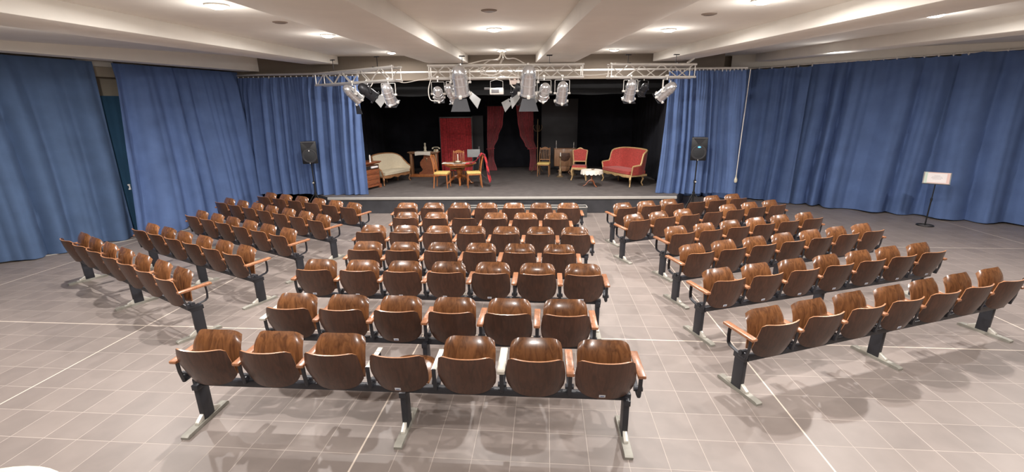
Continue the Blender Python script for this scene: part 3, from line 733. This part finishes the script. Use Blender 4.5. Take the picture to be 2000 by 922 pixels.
def disc(label, x, y):
    b = MB(); b.lathe([(0, -.014), (.07, -.014), (.092, -.008), (.095, 0), (0, 0)], (0, 0, 0), 26)
    for k in range(3): b.lathe([(.02+.02*k, -.017), (.026+.02*k, -.017), (.026+.02*k, -.013), (.02+.02*k, -.013)], (0, 0, 0), 26)
    o = b.build('ceiling_vent', mat('taupe_disc', (150, 136, 124), .7), loc=(x, y, bay(y)), rot=(SL, 0, 0)); tag(o, label, 'ceiling vent')
disc('small round grey disc in the left ceiling bay between two lights', -3.077, 6.395)
disc('small round grey disc in the right ceiling bay near the top edge', 2.525, 6.067)
disc('small faint round disc in the centre ceiling bay', -.245, 5.654)

# ------------------------------------------------------------------ stage furniture
def dining_chair(label, x, y, rz, grp=None, mw=WALNUT, crest=True):
    t = thing('dining_chair', label, 'chair', (x, y, ST), rz, grp)   # faces +y
    b = MB(); b.box((0, 0, .44), (.43, .42, .075), bev=.034); b.build('seat', YELLOW, t)
    b = MB()
    for s_ in (-1, 1): b.box((s_*.19, 0, .40), (.025, .38, .05), bev=.004); b.box((0, s_*.18, .40), (.38, .025, .05), bev=.004)
    b.build('seat_frame', mw, t)
    for sx in (-1, 1):
        b = MB(); b.tube([(sx*.19, .18, .42), (sx*.19, .18, .22), (sx*.195, .19, 0)], [.019, .016, .012], 8); b.build('leg', mw, t)
        b = MB(); b.tube([(sx*.18, -.23, 0), (sx*.18, -.19, .42), (sx*.175, -.22, .7), (sx*.17, -.28, .96)], [.014, .018, .016, .014], 8); b.build('leg', mw, t)
    b = MB(); b.grid(lambda u, v: (-.185+.37*u, -.275-.02*sin(pi*u), .885+.05*v+(.045*sin(pi*u)**3 if crest else .01)*v), 14, 4, th=.022); b.build('crest_rail', mw, t)
    b = MB(); b.grid(lambda u, v: (-.17+.34*u, -.205-.012*sin(pi*u), .53+.035*v), 8, 2, th=.02); b.build('lower_rail', mw, t)
    for k in range(5):
        u = (k+1)/6; b = MB(); b.tube([(-.17+.34*u, -.215, .56), (-.175+.35*u, -.25, .74), (-.18+.36*u, -.285, .90)], [.009, .012, .009], 6); b.build('spindle', mw, t)
    return t
gch = 'wooden chairs with yellow seats on the stage'
dining_chair('yellow-seated chair at the left of the round table', -2.06, 12.98, radians(-96), gch, OAK)
dining_chair('yellow-seated chair at the right of the round table, tartan cloth on it', -1.13, 13.02, radians(100), gch, OAK)
dining_chair('brown chair behind the round table, only its arched back showing', -1.75, 14.25, radians(176), gch, OAK)
dining_chair('yellow-seated chair standing alone beside the right maroon drape', 1.13, 15.2, radians(168), gch, WALNUT)

# round table
t = thing('round_table', 'honey-brown round pedestal table in the middle left of the stage', 'table', (-1.62, 13.62, ST))
b = MB(); b.lathe([(0, .615), (.50, .615), (.535, .63), (.54, .645), (.53, .66), (0, .662)], (0, 0, 0), 40); b.build('table_top', OAK, t)
b = MB(); b.lathe([(.40, .55), (.42, .56), (.42, .61), (.38, .615), (.38, .55)], (0, 0, 0), 32); b.build('apron', OAK, t)
b = MB(); b.lathe([(.05, .16), (.09, .18), (.10, .25), (.06, .31), (.085, .36), (.10, .42), (.06, .50), (.09, .56), (.12, .61), (0, .61)], (0, 0, 0), 18); b.build('pedestal', OAK, t)
for k in range(4):
    a = -pi/2+.12+k*pi/2; c_, s_ = cos(a), sin(a); b = MB()
    b.tube([(.05*c_, .05*s_, .26), (.16*c_, .16*s_, .24), (.28*c_, .28*s_, .12), (.36*c_, .36*s_, .035), (.42*c_, .42*s_, .028)], [.045, .045, .036, .03, .03], 8); b.build('leg', OAK, t)
TT = ST+.662
b = MB(); b.grid(lambda u, v: (-.40+.80*u, -.17+.34*v+.02*sin(9*u), .003+.006*abs(sin(14*u))*abs(sin(8*v+1))+(.02*abs(sin(7*v)) if u < .08 else 0)), 26, 12, th=.003)
tag(b.build('lace_runner', LACE, loc=(-1.70, 13.42, TT+.004)), 'white lace cloth lying across the round table top', 'tablecloth')
t = thing('candle_holder', 'candlestick on a wide dish standing on the lace of the round table', 'candlestick', (-1.63, 13.42, TT+.016))
b = MB(); b.lathe([(0, 0), (.10, 0), (.15, .022), (.145, .028), (.09, .012), (0, .012)], (0, 0, 0), 24); b.build('dish', BRASS, t)
b = MB(); b.lathe([(.05, .012), (.085, .03), (.07, .06), (.02, .07), (.012, .09), (.022, .10), (0, .10)], (0, 0, 0), 16); b.build('holder', IVORY, t)
b = MB(); b.lathe([(0, .095), (.010, .095), (.010, .25), (.003, .262), (0, .265)], (0, 0, 0), 10); b.build('candle', WAX, t)
# tartan
def blanket(label):
    path = [(-1.36, 1.115), (-1.15, 1.13), (-1.03, 1.22), (-.93, 1.36), (-.87, 1.425), (-.80, 1.40), (-.75, 1.22), (-.71, .98), (-.67, .75), (-.63, .58)]
    path = [Vector((p[0], 0, p[1])) for p in path]; out = []
    for i in range(len(path)-1):
        for k in range(4): out.append(path[i].lerp(path[i+1], k/4))
    out.append(path[-1]); n = len(out)-1
    def fn(u, v):
        p = out[int(round(u*n))]; w = .40*(.7+.3*u); y = 13.02+(v-.5)*w
        f = .022*sin(v*16+u*5)+.01*sin(v*31)
        return (p.x+f*(u > .25), y+.012*sin(u*12), p.z+f*.6*(u < .3)+.012+(.04*v*(u > .9)))
    b = MB(); b.grid(fn, n, 24, th=.008)
    me = b.mesh('tartan_blanket', TARTAN, 60); uvl = me.uv_layers.new(name='UVMap')
    for lp in me.loops:
        co = me.vertices[lp.vertex_index].co; uvl.data[lp.index].uv = ((co.y-12.8)/.4*1.0, (co.z+co.x)*.5)
    return tag(link('tartan_blanket', me), label, 'blanket')
blanket('red tartan blanket thrown over the chair right of the round table')

# commode half hidden by the left stage curtain
fz = radians(-111.7)
t = thing('commode', 'brown chest of drawers at the left of the stage, half behind the blue curtain', 'chest of drawers', (-4.295, 12.865, ST), fz)
b = MB(); b.box((0, 0, .40), (.74, .40, .60), bev=.006); b.build('body', MAHOG, t)
b = MB(); b.box((0, .0, .775), (.86, .52, .035), bev=.012); b.box((0, 0, .745), (.80, .46, .03), bev=.008); b.build('top', MAHOG, t)
b = MB(); b.box((0, .0, .085), (.80, .45, .05), bev=.01)
for sx in (-1, 1):
    for sy in (-1, 1): b.prism([(sx*.40, .07), (sx*.40, 0), (sx*.31, 0), (sx*.28, .07)], sy*.19-.03, sy*.19+.03, axis='y')
b.build('base', MAHOG, t)
for k, (z, h) in enumerate(((.20, .13), (.345, .13), (.49, .12))):
    b = MB(); b.box((0, .205, z), (.68, .018, h), bev=.006); d_ = b.build('drawer', MAHOG, t)
    for sx in (-.2, .2): bb = MB(); bb.lathe([(0, 0), (.012, 0), (.015, .012), (0, .016)], (sx, .214, z), 10, M3((-pi/2, 0, 0))); bb.build('knob', BRASS, d_)
b = MB(); b.box((0, .203, .635), (.68, .012, .11), bev=.004); b.build('niche_shade_panel', mat('niche_shade_brown', (34, 22, 18), .9), t)  # flat dark panel, the niche's shade painted on the solid front
b = MB(); b.box((0, 0, 0), (.30, .03, .05), bev=.004); b.box((.01, 0, .024), (.27, .025, .012), bev=.003)
tag(b.build('folded_paper', PAPER, loc=(-4.035, 12.90, 1.075), rot=(0, 0, fz)), 'folded white papers in the opening of the chest of drawers', 'papers')
b = MB(); b.lathe([(0, 0), (.035, 0), (.036, .01), (.022, .02), (.024, .16), (.018, .21), (0, .215)], (0, 0, 0), 14)
tag(b.build('candle', WAX, loc=(-4.10, 12.76, ST+.793)), 'white candle on the chest of drawers beside the left curtain', 'candle')

# settees
def curve(pts, n=6):
    P = [Vector(p) for p in pts]; out = []
    for i in range(len(P)-1):
        p0, p1, p2, p3 = P[max(i-1, 0)], P[i], P[i+1], P[min(i+2, len(P)-1)]
        for k in range(n):
            q = k/n; out.append(.5*((2*p1)+(p2-p0)*q+(2*p0-5*p1+4*p2-p3)*q*q+(3*p1-p0-3*p2+p3)*q**3))
    out.append(P[-1]); return out
def settee(label, loc, rz, W, D, fab, wd, topf, seat_h, wing, leg):
    """faces +y; back wraps round the ends. topf(u) u -1..1 along the wrap -> top height"""
    t = thing('settee', label, 'settee', loc, rz)
    hw = W/2; pts = curve([(-hw, D/2-wing, 0), (-hw, 0, 0), (-hw+.06, -D/2+.14, 0), (-hw+.22, -D/2+.02, 0), (0, -D/2, 0), (hw-.22, -D/2+.02, 0), (hw-.06, -D/2+.14, 0), (hw, 0, 0), (hw, D/2-wing, 0)], 7)
    n = len(pts)-1
    def base(u): return pts[min(n, max(0, int(round(u*n))))]
    def fn(u, v):
        p = base(u); h = topf(2*u-1); z = seat_h-.06+(h-seat_h+.06)*v
        out = (p-Vector((0, D*.1, 0))).normalized()*.07*v
        return (p.x+out.x, p.y+out.y, z)
    b = MB(); b.grid(fn, n, 8, th=.05); b.build('back_upholstery', fab, t, ang=60)
    b = MB(); b.tube([Vector(fn(i/n, 1.0))+Vector((0, 0, .012)) for i in range(n+1)], .026, 8)
    for e in (0, 1): b.tube([Vector(fn(e, k/5)) for k in range(6)], .024, 8)
    b.build('show_wood_frame', wd, t)
    b = MB(); b.grid(lambda u, v: (-hw+.045+(W-.09)*u, -D/2+.06+(D-.03)*v+.03*sin(pi*u)*v, seat_h+.03*sin(pi*u)**.5*sin(pi*v)**.5), 18, 8, th=.09); b.build('seat_cushion', fab, t, ang=60)
    b = MB(); b.prism([(-hw, -.02), (-hw, .055), (hw, .055), (hw, -.02), (hw*.55, -.045), (hw*.25, -.01), (0, -.055), (-hw*.25, -.01), (-hw*.55, -.045)], D/2-.02, D/2+.025, axis='y', bev=.006)
    for sx in (-1, 1): b.box((sx*(hw-.01), 0, .025), (.04, D-.05, .06), bev=.01)
    b.box((0, -D/2+.04, .02), (W-.3, .04, .06), bev=.01)
    b.build('seat_rail', wd, t, loc=(0, 0, seat_h-.11))
    lh = seat_h-.12
    for sx in (-1, 1):
        for sy in (-1, 1):
            y0 = sy*(D/2-.03) if sy > 0 else -D/2+.10; x0 = sx*(hw-.03) if sy > 0 else sx*(hw-.14); b = MB()
            o_ = .03 if leg == 'cab' else 0
            b.tube([(x0, y0, lh+.05), (x0+sx*o_, y0+sy*o_, lh*.75), (x0, y0, lh*.35), (x0+sx*o_*1.1, y0+sy*o_*1.1, .012)], [.034, .03, .016, .02], 8); b.build('leg', wd, t)
    if W > 1.2:
        b = MB(); b.tube([(0, -D/2+.06, lh+.05), (0, -D/2+.06, .01)], [.022, .014], 8); b.build('leg', wd, t)
    return t
def cream_top(u):
    a = abs(u); return .56+.35*max(0, cos(min(1, a*1.18)*pi/2))**.75 if a < .84 else .56-.10*(a-.84)/.16
settee('cream upholstered settee with a curved walnut frame, left of the stage', (-3.85, 13.93, ST), radians(-114.8), 1.28, .50, CREAMF, WALNUT, cream_top, .37, .02, 'cab')
def red_top(u):
    a = abs(u)
    if a < .60: return .98+.07*cos(a/.60*pi/2)
    if a < .68: return .98-.04*(a-.60)/.08
    if a < .78: k = (a-.68)/.10; return .94-.31*k*k*(3-2*k)
    return .63-.03*(a-.78)/.22
settee('red damask settee with a gilded frame, right of the stage', (3.46, 13.36, ST), radians(112.3), 1.42, .62, REDF, GOLD, red_top, .42, .04, 'cab')

# red gilded chair
t = thing('gilded_chair', 'gilded chair with red damask seat and back, beside the red settee', 'chair', (2.21, 14.22, ST), radians(168))
b = MB(); b.box((0, .0, .44), (.47, .44, .08), bev=.035); b.build('seat', REDF, t)
b = MB(); b.prism([(-.24, .0), (-.24, .05), (.24, .05), (.24, 0), (.12, -.02), (0, -.035), (-.12, -.02)], .19, .225, axis='y', bev=.005)
for sx in (-1, 1): b.box((sx*.225, 0, .02), (.03, .42, .05), bev=.006)
b.box((0, -.2, .02), (.42, .03, .05), bev=.006); b.build('seat_rail', GOLD, t, loc=(0, 0, .375))
for sx in (-1, 1):
    for sy in (-1, 1):
        x0, y0 = sx*.21, sy*.19; b = MB(); b.tube([(x0, y0, .40), (x0+sx*.03, y0+sy*.03, .30), (x0, y0, .14), (x0+sx*.03, y0+sy*.03, .012)], [.032, .03, .015, .02], 8); b.build('leg', GOLD, t)
def bk(x, z): return (x, -.20-.16*(z-.46), z)
b = MB()
b.tube([bk(-.20, .42), bk(-.20, .60), bk(-.235, .93)], [.022, .022, .02], 8); b.tube([bk(.20, .42), bk(.20, .60), bk(.235, .93)], [.022, .022, .02], 8)
b.tube(curve([bk(-.235, .925), bk(-.12, .945), bk(0, 1.0), bk(.12, .945), bk(.235, .925)], 5), .024, 8); b.tube([bk(-.20, .58), bk(.20, .58)], .02, 8); b.build('back_frame', GOLD, t)
b = MB(); b.grid(lambda u, v: bk((-.18-.035*v)+(.36+.07*v)*u, .60+(.33+.045*sin(pi*u))*v), 10, 8, th=.05); b.build('back_panel', REDF, t, ang=60)

# small table with scalloped cloth
t = thing('side_table', 'small round table on three curved legs under a white scalloped cloth', 'table', (2.385, 12.92, ST))
b = MB(); b.lathe([(0, .455), (.27, .455), (.28, .465), (.28, .478), (0, .48)], (0, 0, 0), 32); b.build('table_top', MAHOG, t)
b = MB(); b.lathe([(.0, .14), (.03, .14), (.045, .18), (.025, .24), (.035, .32), (.02, .40), (.05, .455), (0, .456)], (0, 0, 0), 14); b.build('pedestal', MAHOG, t)
for k in range(3):
    a = -pi/2+.5+k*2*pi/3; c_, s_ = cos(a), sin(a); b = MB()
    b.tube([(.02*c_, .02*s_, .20), (.09*c_, .09*s_, .16), (.17*c_, .17*s_, .05), (.25*c_, .25*s_, .014)], [.022, .02, .016, .014], 8); b.build('leg', MAHOG, t)
def cloth(u, v):
    a = 2*pi*u; ns = 16
    if v < .5: r = .31*(v/.5); return (r*cos(a), r*sin(a), .004)
    w = (v-.5)/.5; r = .31+.006+.012*w*(1+.6*sin(ns*a)); dz = .12*w*(.72+.28*abs(sin(ns*a/2)))
    return (r*cos(a), r*sin(a), .004-dz)
b = MB(); b.grid(cloth, 128, 12, th=.003); bmesh.ops.remove_doubles(b.bm, verts=b.bm.verts, dist=.0004)
tag(b.build('lace_cloth', LACE, loc=(2.385, 12.92, ST+.482), ang=70), 'round white lace cloth with scalloped edge on the small table', 'tablecloth')
b = MB(); b.lathe([(0, 0), (.03, 0), (.045, .018), (.04, .02), (.028, .006), (0, .006)], (0, 0, 0), 16); b.tube([(.03, 0, .02), (.06, .01, .026)], .004, 6); b.tube([(-.03, 0, .02), (-.06, .01, .026)], .004, 6)
tag(b.build('ashtray', BRASS, loc=(2.42, 12.95, ST+.491)), 'little metal dish in the middle of the white lace cloth', 'dish')

# mantelpiece
t = thing('mantelpiece', 'wooden mantelpiece frame with an ornate cut-out board, behind the cream settee', 'mantelpiece', (-3.02, 15.35, ST), radians(-3))
b = MB(); b.box((-.02, 0, .85), (1.08, .34, .035), bev=.01); b.box((-.02, 0, .815), (.98, .28, .03), bev=.006); b.build('shelf', BROWNW, t)
for sx in (-1, 1):
    b = MB(); b.box((sx*.44-.02, 0, .42), (.085, .22, .78), bev=.01); b.box((sx*.44-.02, -.1, .42), (.045, .05, .70), bev=.008); b.build('post', WALNUT, t)
b = MB(); b.box((-.02, 0, .045), (1.0, .28, .09), bev=.01); b.build('plinth', OAK, t)
prof = [(.30, .09), (.30, .15), (.20, .20), (.17, .26), (.21, .32), (.25, .40), (.25, .50), (.20, .58), (.13, .64), (.11, .72), (.10, .80)]
poly = [(x, z) for x, z in prof]+[(-x, z) for x, z in prof[::-1]]
b = MB(); b.prism(poly, -.02, .02, axis='y'); b.build('ornate_board', MAHOG, t, loc=(.10, -.06, 0))
b = MB(); b.lathe([(0, .01), (.02, .01), (.035, .0), (.02, -.006), (0, -.006)], (.08, -.085, .62), 12, M3((pi/2, 0, 0))); b.tube([(.085, -.09, .62), (.075, -.09, .52)], [.018, .006], 6); b.build('brass_mount', BRASS, t)
MT = ST+.8685
b = MB(); b.grid(lambda u, v: (-.27+.54*u, -.176+.34*min(1, v/.6) if v < .6 else -.0+.0, 0) if False else ((-.27+.54*u), (.12-.305*min(1, v/.62)), (.003 if v < .62 else .003-.13*(v-.62)/.38*(.8+.2*abs(2*u-1)**2))), 20, 10, th=.003)
tag(b.build('lace_runner', LACE, loc=(-3.04, 15.35, MT), rot=(0, 0, radians(-3))), 'white lace strip hanging over the front of the mantelpiece shelf', 'tablecloth')
b = MB(); b.lathe([(0, 0), (.055, 0), (.06, .02), (.035, .04), (.045, .09), (.05, .14), (.03, .18), (.028, .22), (.038, .25), (.03, .285), (0, .29)], (0, 0, 0), 16)
tag(b.build('figurine', IVORY, loc=(-2.985, 15.35, MT+.006)), 'pale upright figurine on the lace of the mantelpiece', 'figurine')
t = thing('telephone', 'old ivory telephone on the right end of the mantelpiece', 'telephone', (-2.60, 15.30, MT))
b = MB(); b.box((0, 0, .045), (.18, .17, .09), bev=.02, taper=(.62, .55)); b.build('body', IVORY, t)
b = MB(); b.tube(curve([(-.12, 0, .115), (-.07, 0, .145), (.07, 0, .145), (.12, 0, .115)], 4), [.022]*2+[.014]*9+[.022]*2, 10)
for sx in (-1, 1): b.lathe([(0, 0), (.032, 0), (.034, .02), (.02, .035), (0, .035)], (sx*.115, 0, .088), 12)
b.build('handset', IVORY, t)
b = MB(); b.lathe([(0, 0), (.045, 0), (.045, .008), (.03, .012), (0, .012)], (0, -.055, .05), 16, M3((radians(60), 0, 0))); b.build('dial', BRASS, t)

# grey board on a stand
t = thing('music_stand', 'grey music stand desk behind the round table', 'music stand', (-1.06, 14.6, ST))
b = MB(); b.box((-.18, -.03, .865), (.42, .015, .25), rot=(radians(-8), 0, 0), bev=.005); b.box((-.18, -.06, .745), (.42, .05, .012), bev=.003); b.build('desk', GREYB, t)
b = MB(); b.tube([(0, 0, .03), (0, 0, 1.08)], .013, 8); b.build('pole', GREYM, t)
for k in range(3):
    a = k*2*pi/3+.5; b = MB(); b.tube([(0, 0, .22), (.24*cos(a), .24*sin(a), .01)], .010, 6); b.build('leg', GREYM, t)

# red curtain on a frame
t = thing('red_screen', 'tall frame hung with a bright red velvet curtain, behind the round table', 'curtain screen', (-2.04, 16.62, ST))
b = MB()
for sx in (-1, 1): b.box((sx*.585, 0, .99), (.045, .05, 1.98), bev=.006)
b.box((0, 0, 1.985), (1.22, .05, .045), bev=.006); b.box((0, .0, .02), (1.17, .05, .04), bev=.004); b.build('frame', GREYM, t)
b = MB(); b.grid(lambda u, v: (-.575+1.15*u, -.045+fold_profile(u*1.15, 3.3, .15, .026)*(.6+.6*(1-v)), .03+1.93*v), 120, 12, th=.005); b.build('velvet', REDV, t, ang=60)
b = MB()
for sx in (-1, 1): b.lathe([(0, -.02), (.02, 0), (0, .02)], (sx*.55, -.06, 1.99), 8)
b.build('clip', CLAMP, t)
b = MB(); b.box((0, 0, 1.02), (.44, .04, 2.04), bev=.006); b.box((0, -.022, 1.02), (.36, .006, 1.94), bev=.002)
tag(b.build('flat_panel', GREYC, loc=(-1.29, 17.25, ST)), 'narrow dark grey panel just right of the red curtain screen', 'panel')
b = MB(); b.box((0, 0, 1.31), (1.38, .05, 2.62), bev=.006); b.box((0, -.027, 1.31), (1.30, .006, 2.52), bev=.002)
tag(b.build('flat_panel', GREYC, loc=(1.855, 17.15, ST)), 'wide tall dark grey panel behind the brown cabinet', 'panel')

# tied maroon drapes
def tied(label, prof_l, prof_r, y, seed):
    def ip(tab, z):
        for (z0, x0), (z1, x1) in zip(tab, tab[1:]):
            if z0 >= z >= z1:
                k = (z0-z)/(z0-z1); k = k*k*(3-2*k); return x0+(x1-x0)*k
        return tab[-1][1]
    zt, zb = prof_l[0][0], prof_l[-1][0]
    t = thing('tied_drape', label, 'drape', (0, 0, 0))
    def fn(u, v):
        z = zb+(zt-zb)*v; a, c = ip(prof_l, z), ip(prof_r, z); w = max(.05, c-a)
        f = sin(u*2*pi*8+seed+sin(u*9+seed))*.028*min(1.4, .6/w+.3)+.012*sin(u*2*pi*19+seed)
        return (a+w*u, y+f, z)
    b = MB(); b.grid(fn, 110, 40, th=.005); b.build('cloth', MAROON, t, ang=70)
    b = MB(); b.tube([(prof_l[0][1]-.06, y, zt+.01), (prof_r[0][1]+.06, y, zt+.01)], .012, 8)
    for x in (prof_l[0][1]-.06, prof_r[0][1]+.06): b.lathe([(0, -.02), (.022, 0), (0, .02)], (x, y, zt+.01), 8)
    for x in (prof_l[0][1]+.05, prof_r[0][1]-.05): b.tube([(x, y, zt+.01), (x, y, 4.1)], .004, 5)
    b.build('rod', DARKM, t)
    zc = 1.27; a, c = ip(prof_l, zc), ip(prof_r, zc); b = MB()
    b.tube([((a+c)/2+(c-a+.06)/2*cos(k*pi/8), y+.06*sin(k*pi/8), zc+.012*cos(k*pi/8)) for k in range(17)], .016, 6, cap=False); b.build('tie_band', MAROON, t)
tied('left maroon drape with a high tie, left of the dark stage centre', [(2.81, -.87), (1.7, -.90), (1.30, -.90), (1.0, -.87), (.45, -.91)], [(2.81, -.24), (2.2, -.30), (1.7, -.48), (1.27, -.66), (.9, -.66), (.45, -.55)], 16.75, 1.3)
tied('right maroon drape with a low bulge, right of the dark stage centre', [(2.84, .20), (2.3, .25), (1.8, .33), (1.4, .52), (1.2, .70), (.9, .72), (.45, .68)], [(2.84, .82), (2.2, .83), (1.6, .84), (1.27, .94), (1.0, .93), (.45, .96)], 16.65, 4.2)
# coat stand
t = thing('coat_stand', 'thin dark coat stand beside the right maroon drape', 'coat stand', (.97, 16.2, ST))
b = MB(); b.tube([(0, 0, .12), (0, 0, .9), (0, 0, 1.86)], [.022, .018, .014], 10); b.lathe([(0, -.03), (.026, 0), (0, .04)], (0, 0, 1.88), 10); b.build('pole', BRASS, t)
for k in range(4):
    a = k*pi/2+.3; c_, s_ = cos(a), sin(a)
    b = MB(); b.tube(curve([(.01*c_, .01*s_, 1.48), (.10*c_, .10*s_, 1.50), (.17*c_, .17*s_, 1.62), (.14*c_, .14*s_, 1.70)], 4), .009, 6); b.build('hook', BRASS, t)
for k in range(3):
    a = k*2*pi/3+.6; c_, s_ = cos(a), sin(a)
    b = MB(); b.tube(curve([(.0*c_, .0*s_, .30), (.12*c_, .12*s_, .22), (.20*c_, .20*s_, .05), (.26*c_, .26*s_, .012)], 4), .013, 6); b.build('leg', BRASS, t)
# brown cabinet
t = thing('harmonium', 'brown wooden cabinet with carved centre on curved legs, between two chairs', 'cabinet', (1.90, 15.72, ST))
b = MB(); b.box((0, 0, .59), (.74, .26, .61), bev=.01); b.box((0, -.0, .90), (.78, .30, .02), bev=.006); b.build('body', BROWNW, t)
b = MB(); b.prism([(-.20, .285), (.20, .285), (.19, .20), (.13, .10), (-.13, .10), (-.19, .20)], -.10, .08, axis='y', bev=.008); b.build('lower_body', BROWNW, t)
b = MB(); b.prism([(-.17, .75), (.17, .75), (.20, .62), (.13, .50), (0, .45), (-.13, .50), (-.20, .62)], -.142, -.128, axis='y', bev=.004)
for k in range(5): b.lathe([(0, 0), (.02, 0), (.02, .012), (0, .016)], (-.10+.05*k, -.142, .62+.03*cos(k*pi/2)), 10, M3((pi/2, 0, 0)))
b.build('carving', mat('dark_carved_wood', (84, 56, 42), .6, var=.3, scale=30), t)
for sx in (-1, 1):
    for sy in (-.07, .06):
        b = MB(); b.tube(curve([(sx*.13, sy, .16), (sx*.20, sy, .12), (sx*.15, sy, .05), (sx*.21, sy, .012)], 4), .02, 8); b.build('leg', BROWNW, t)
for i, (x, lab, hh) in enumerate(((1.60, 'white candle on the left end of the brown cabinet', .26), (2.22, 'dim candle on the right end of the brown cabinet', .20))):
    t = thing('candlestick', lab, 'candle', (x, 15.70, ST+.91)); b = MB(); b.lathe([(0, 0), (.035, 0), (.03, .012), (.01, .02), (.01, hh*.5), (.018, hh*.52), (0, hh*.53)], (0, 0, 0), 12); b.build('holder', ALU, t)
    b = MB(); b.lathe([(0, hh*.52), (.012, hh*.52), (.012, hh), (0, hh+.01)], (0, 0, 0), 10); b.build('candle', WAX, t)
for x, y, lab, k in ((1.67, 14.92, 'tall floor candlestick standing left before the brown cabinet', 1.0), (2.16, 15.3, 'tall floor candlestick partly behind the gilded chair', 1.0)):
    t = thing('floor_candlestick', lab, 'candlestick', (x, y, ST))
    b = MB(); b.lathe([(0, 0), (.12, 0), (.125, .02), (.07, .05), (.05, .14), (.06, .20), (.03, .26), (.022, .42), (.03, .46), (.016, .50), (.014, .64), (.05, .68), (.055, .70), (.02, .705), (0, .705)], (0, 0, 0), 18); b.build('stick', BRASS, t)
    b = MB(); b.lathe([(0, .70), (.018, .70), (.018, .80), (.004, .83), (0, .83)], (0, 0, 0), 10); b.build('candle', WAX, t)

# cream round table edge at the bottom-left of the frame
t = thing('cream_table', 'cream round table edge cut off at the bottom left corner', 'table', (-2.68, 1.42, 0))
b = MB(); b.lathe([(0, .715), (.50, .715), (.53, .722), (.54, .737), (.53, .75), (0, .75)], (0, 0, 0), 48); b.build('table_top', CREAMT, t)
b = MB(); b.lathe([(.53, .718), (.545, .722), (.548, .737), (.545, .751), (.532, .754)], (0, 0, 0), 48); b.build('edge_band', IVORY, t)
b = MB(); b.lathe([(0, 0), (.26, 0), (.25, .02), (.05, .05), (.035, .08), (.035, .70), (.10, .714), (0, .715)], (0, 0, 0), 24); b.build('pedestal', STEEL, t)

# ------------------------------------------------------------------ world and colour
w = bpy.data.worlds.new('world'); SC.world = w; w.use_nodes = True
w.node_tree.nodes['Background'].inputs[0].default_value = (.9, .85, .8, 1); w.node_tree.nodes['Background'].inputs[1].default_value = .05
vs = SC.view_settings; vs.view_transform = 'Standard'; vs.look = 'None'; vs.gamma = 1; vs.use_curve_mapping = False; vs.exposure = 0.48
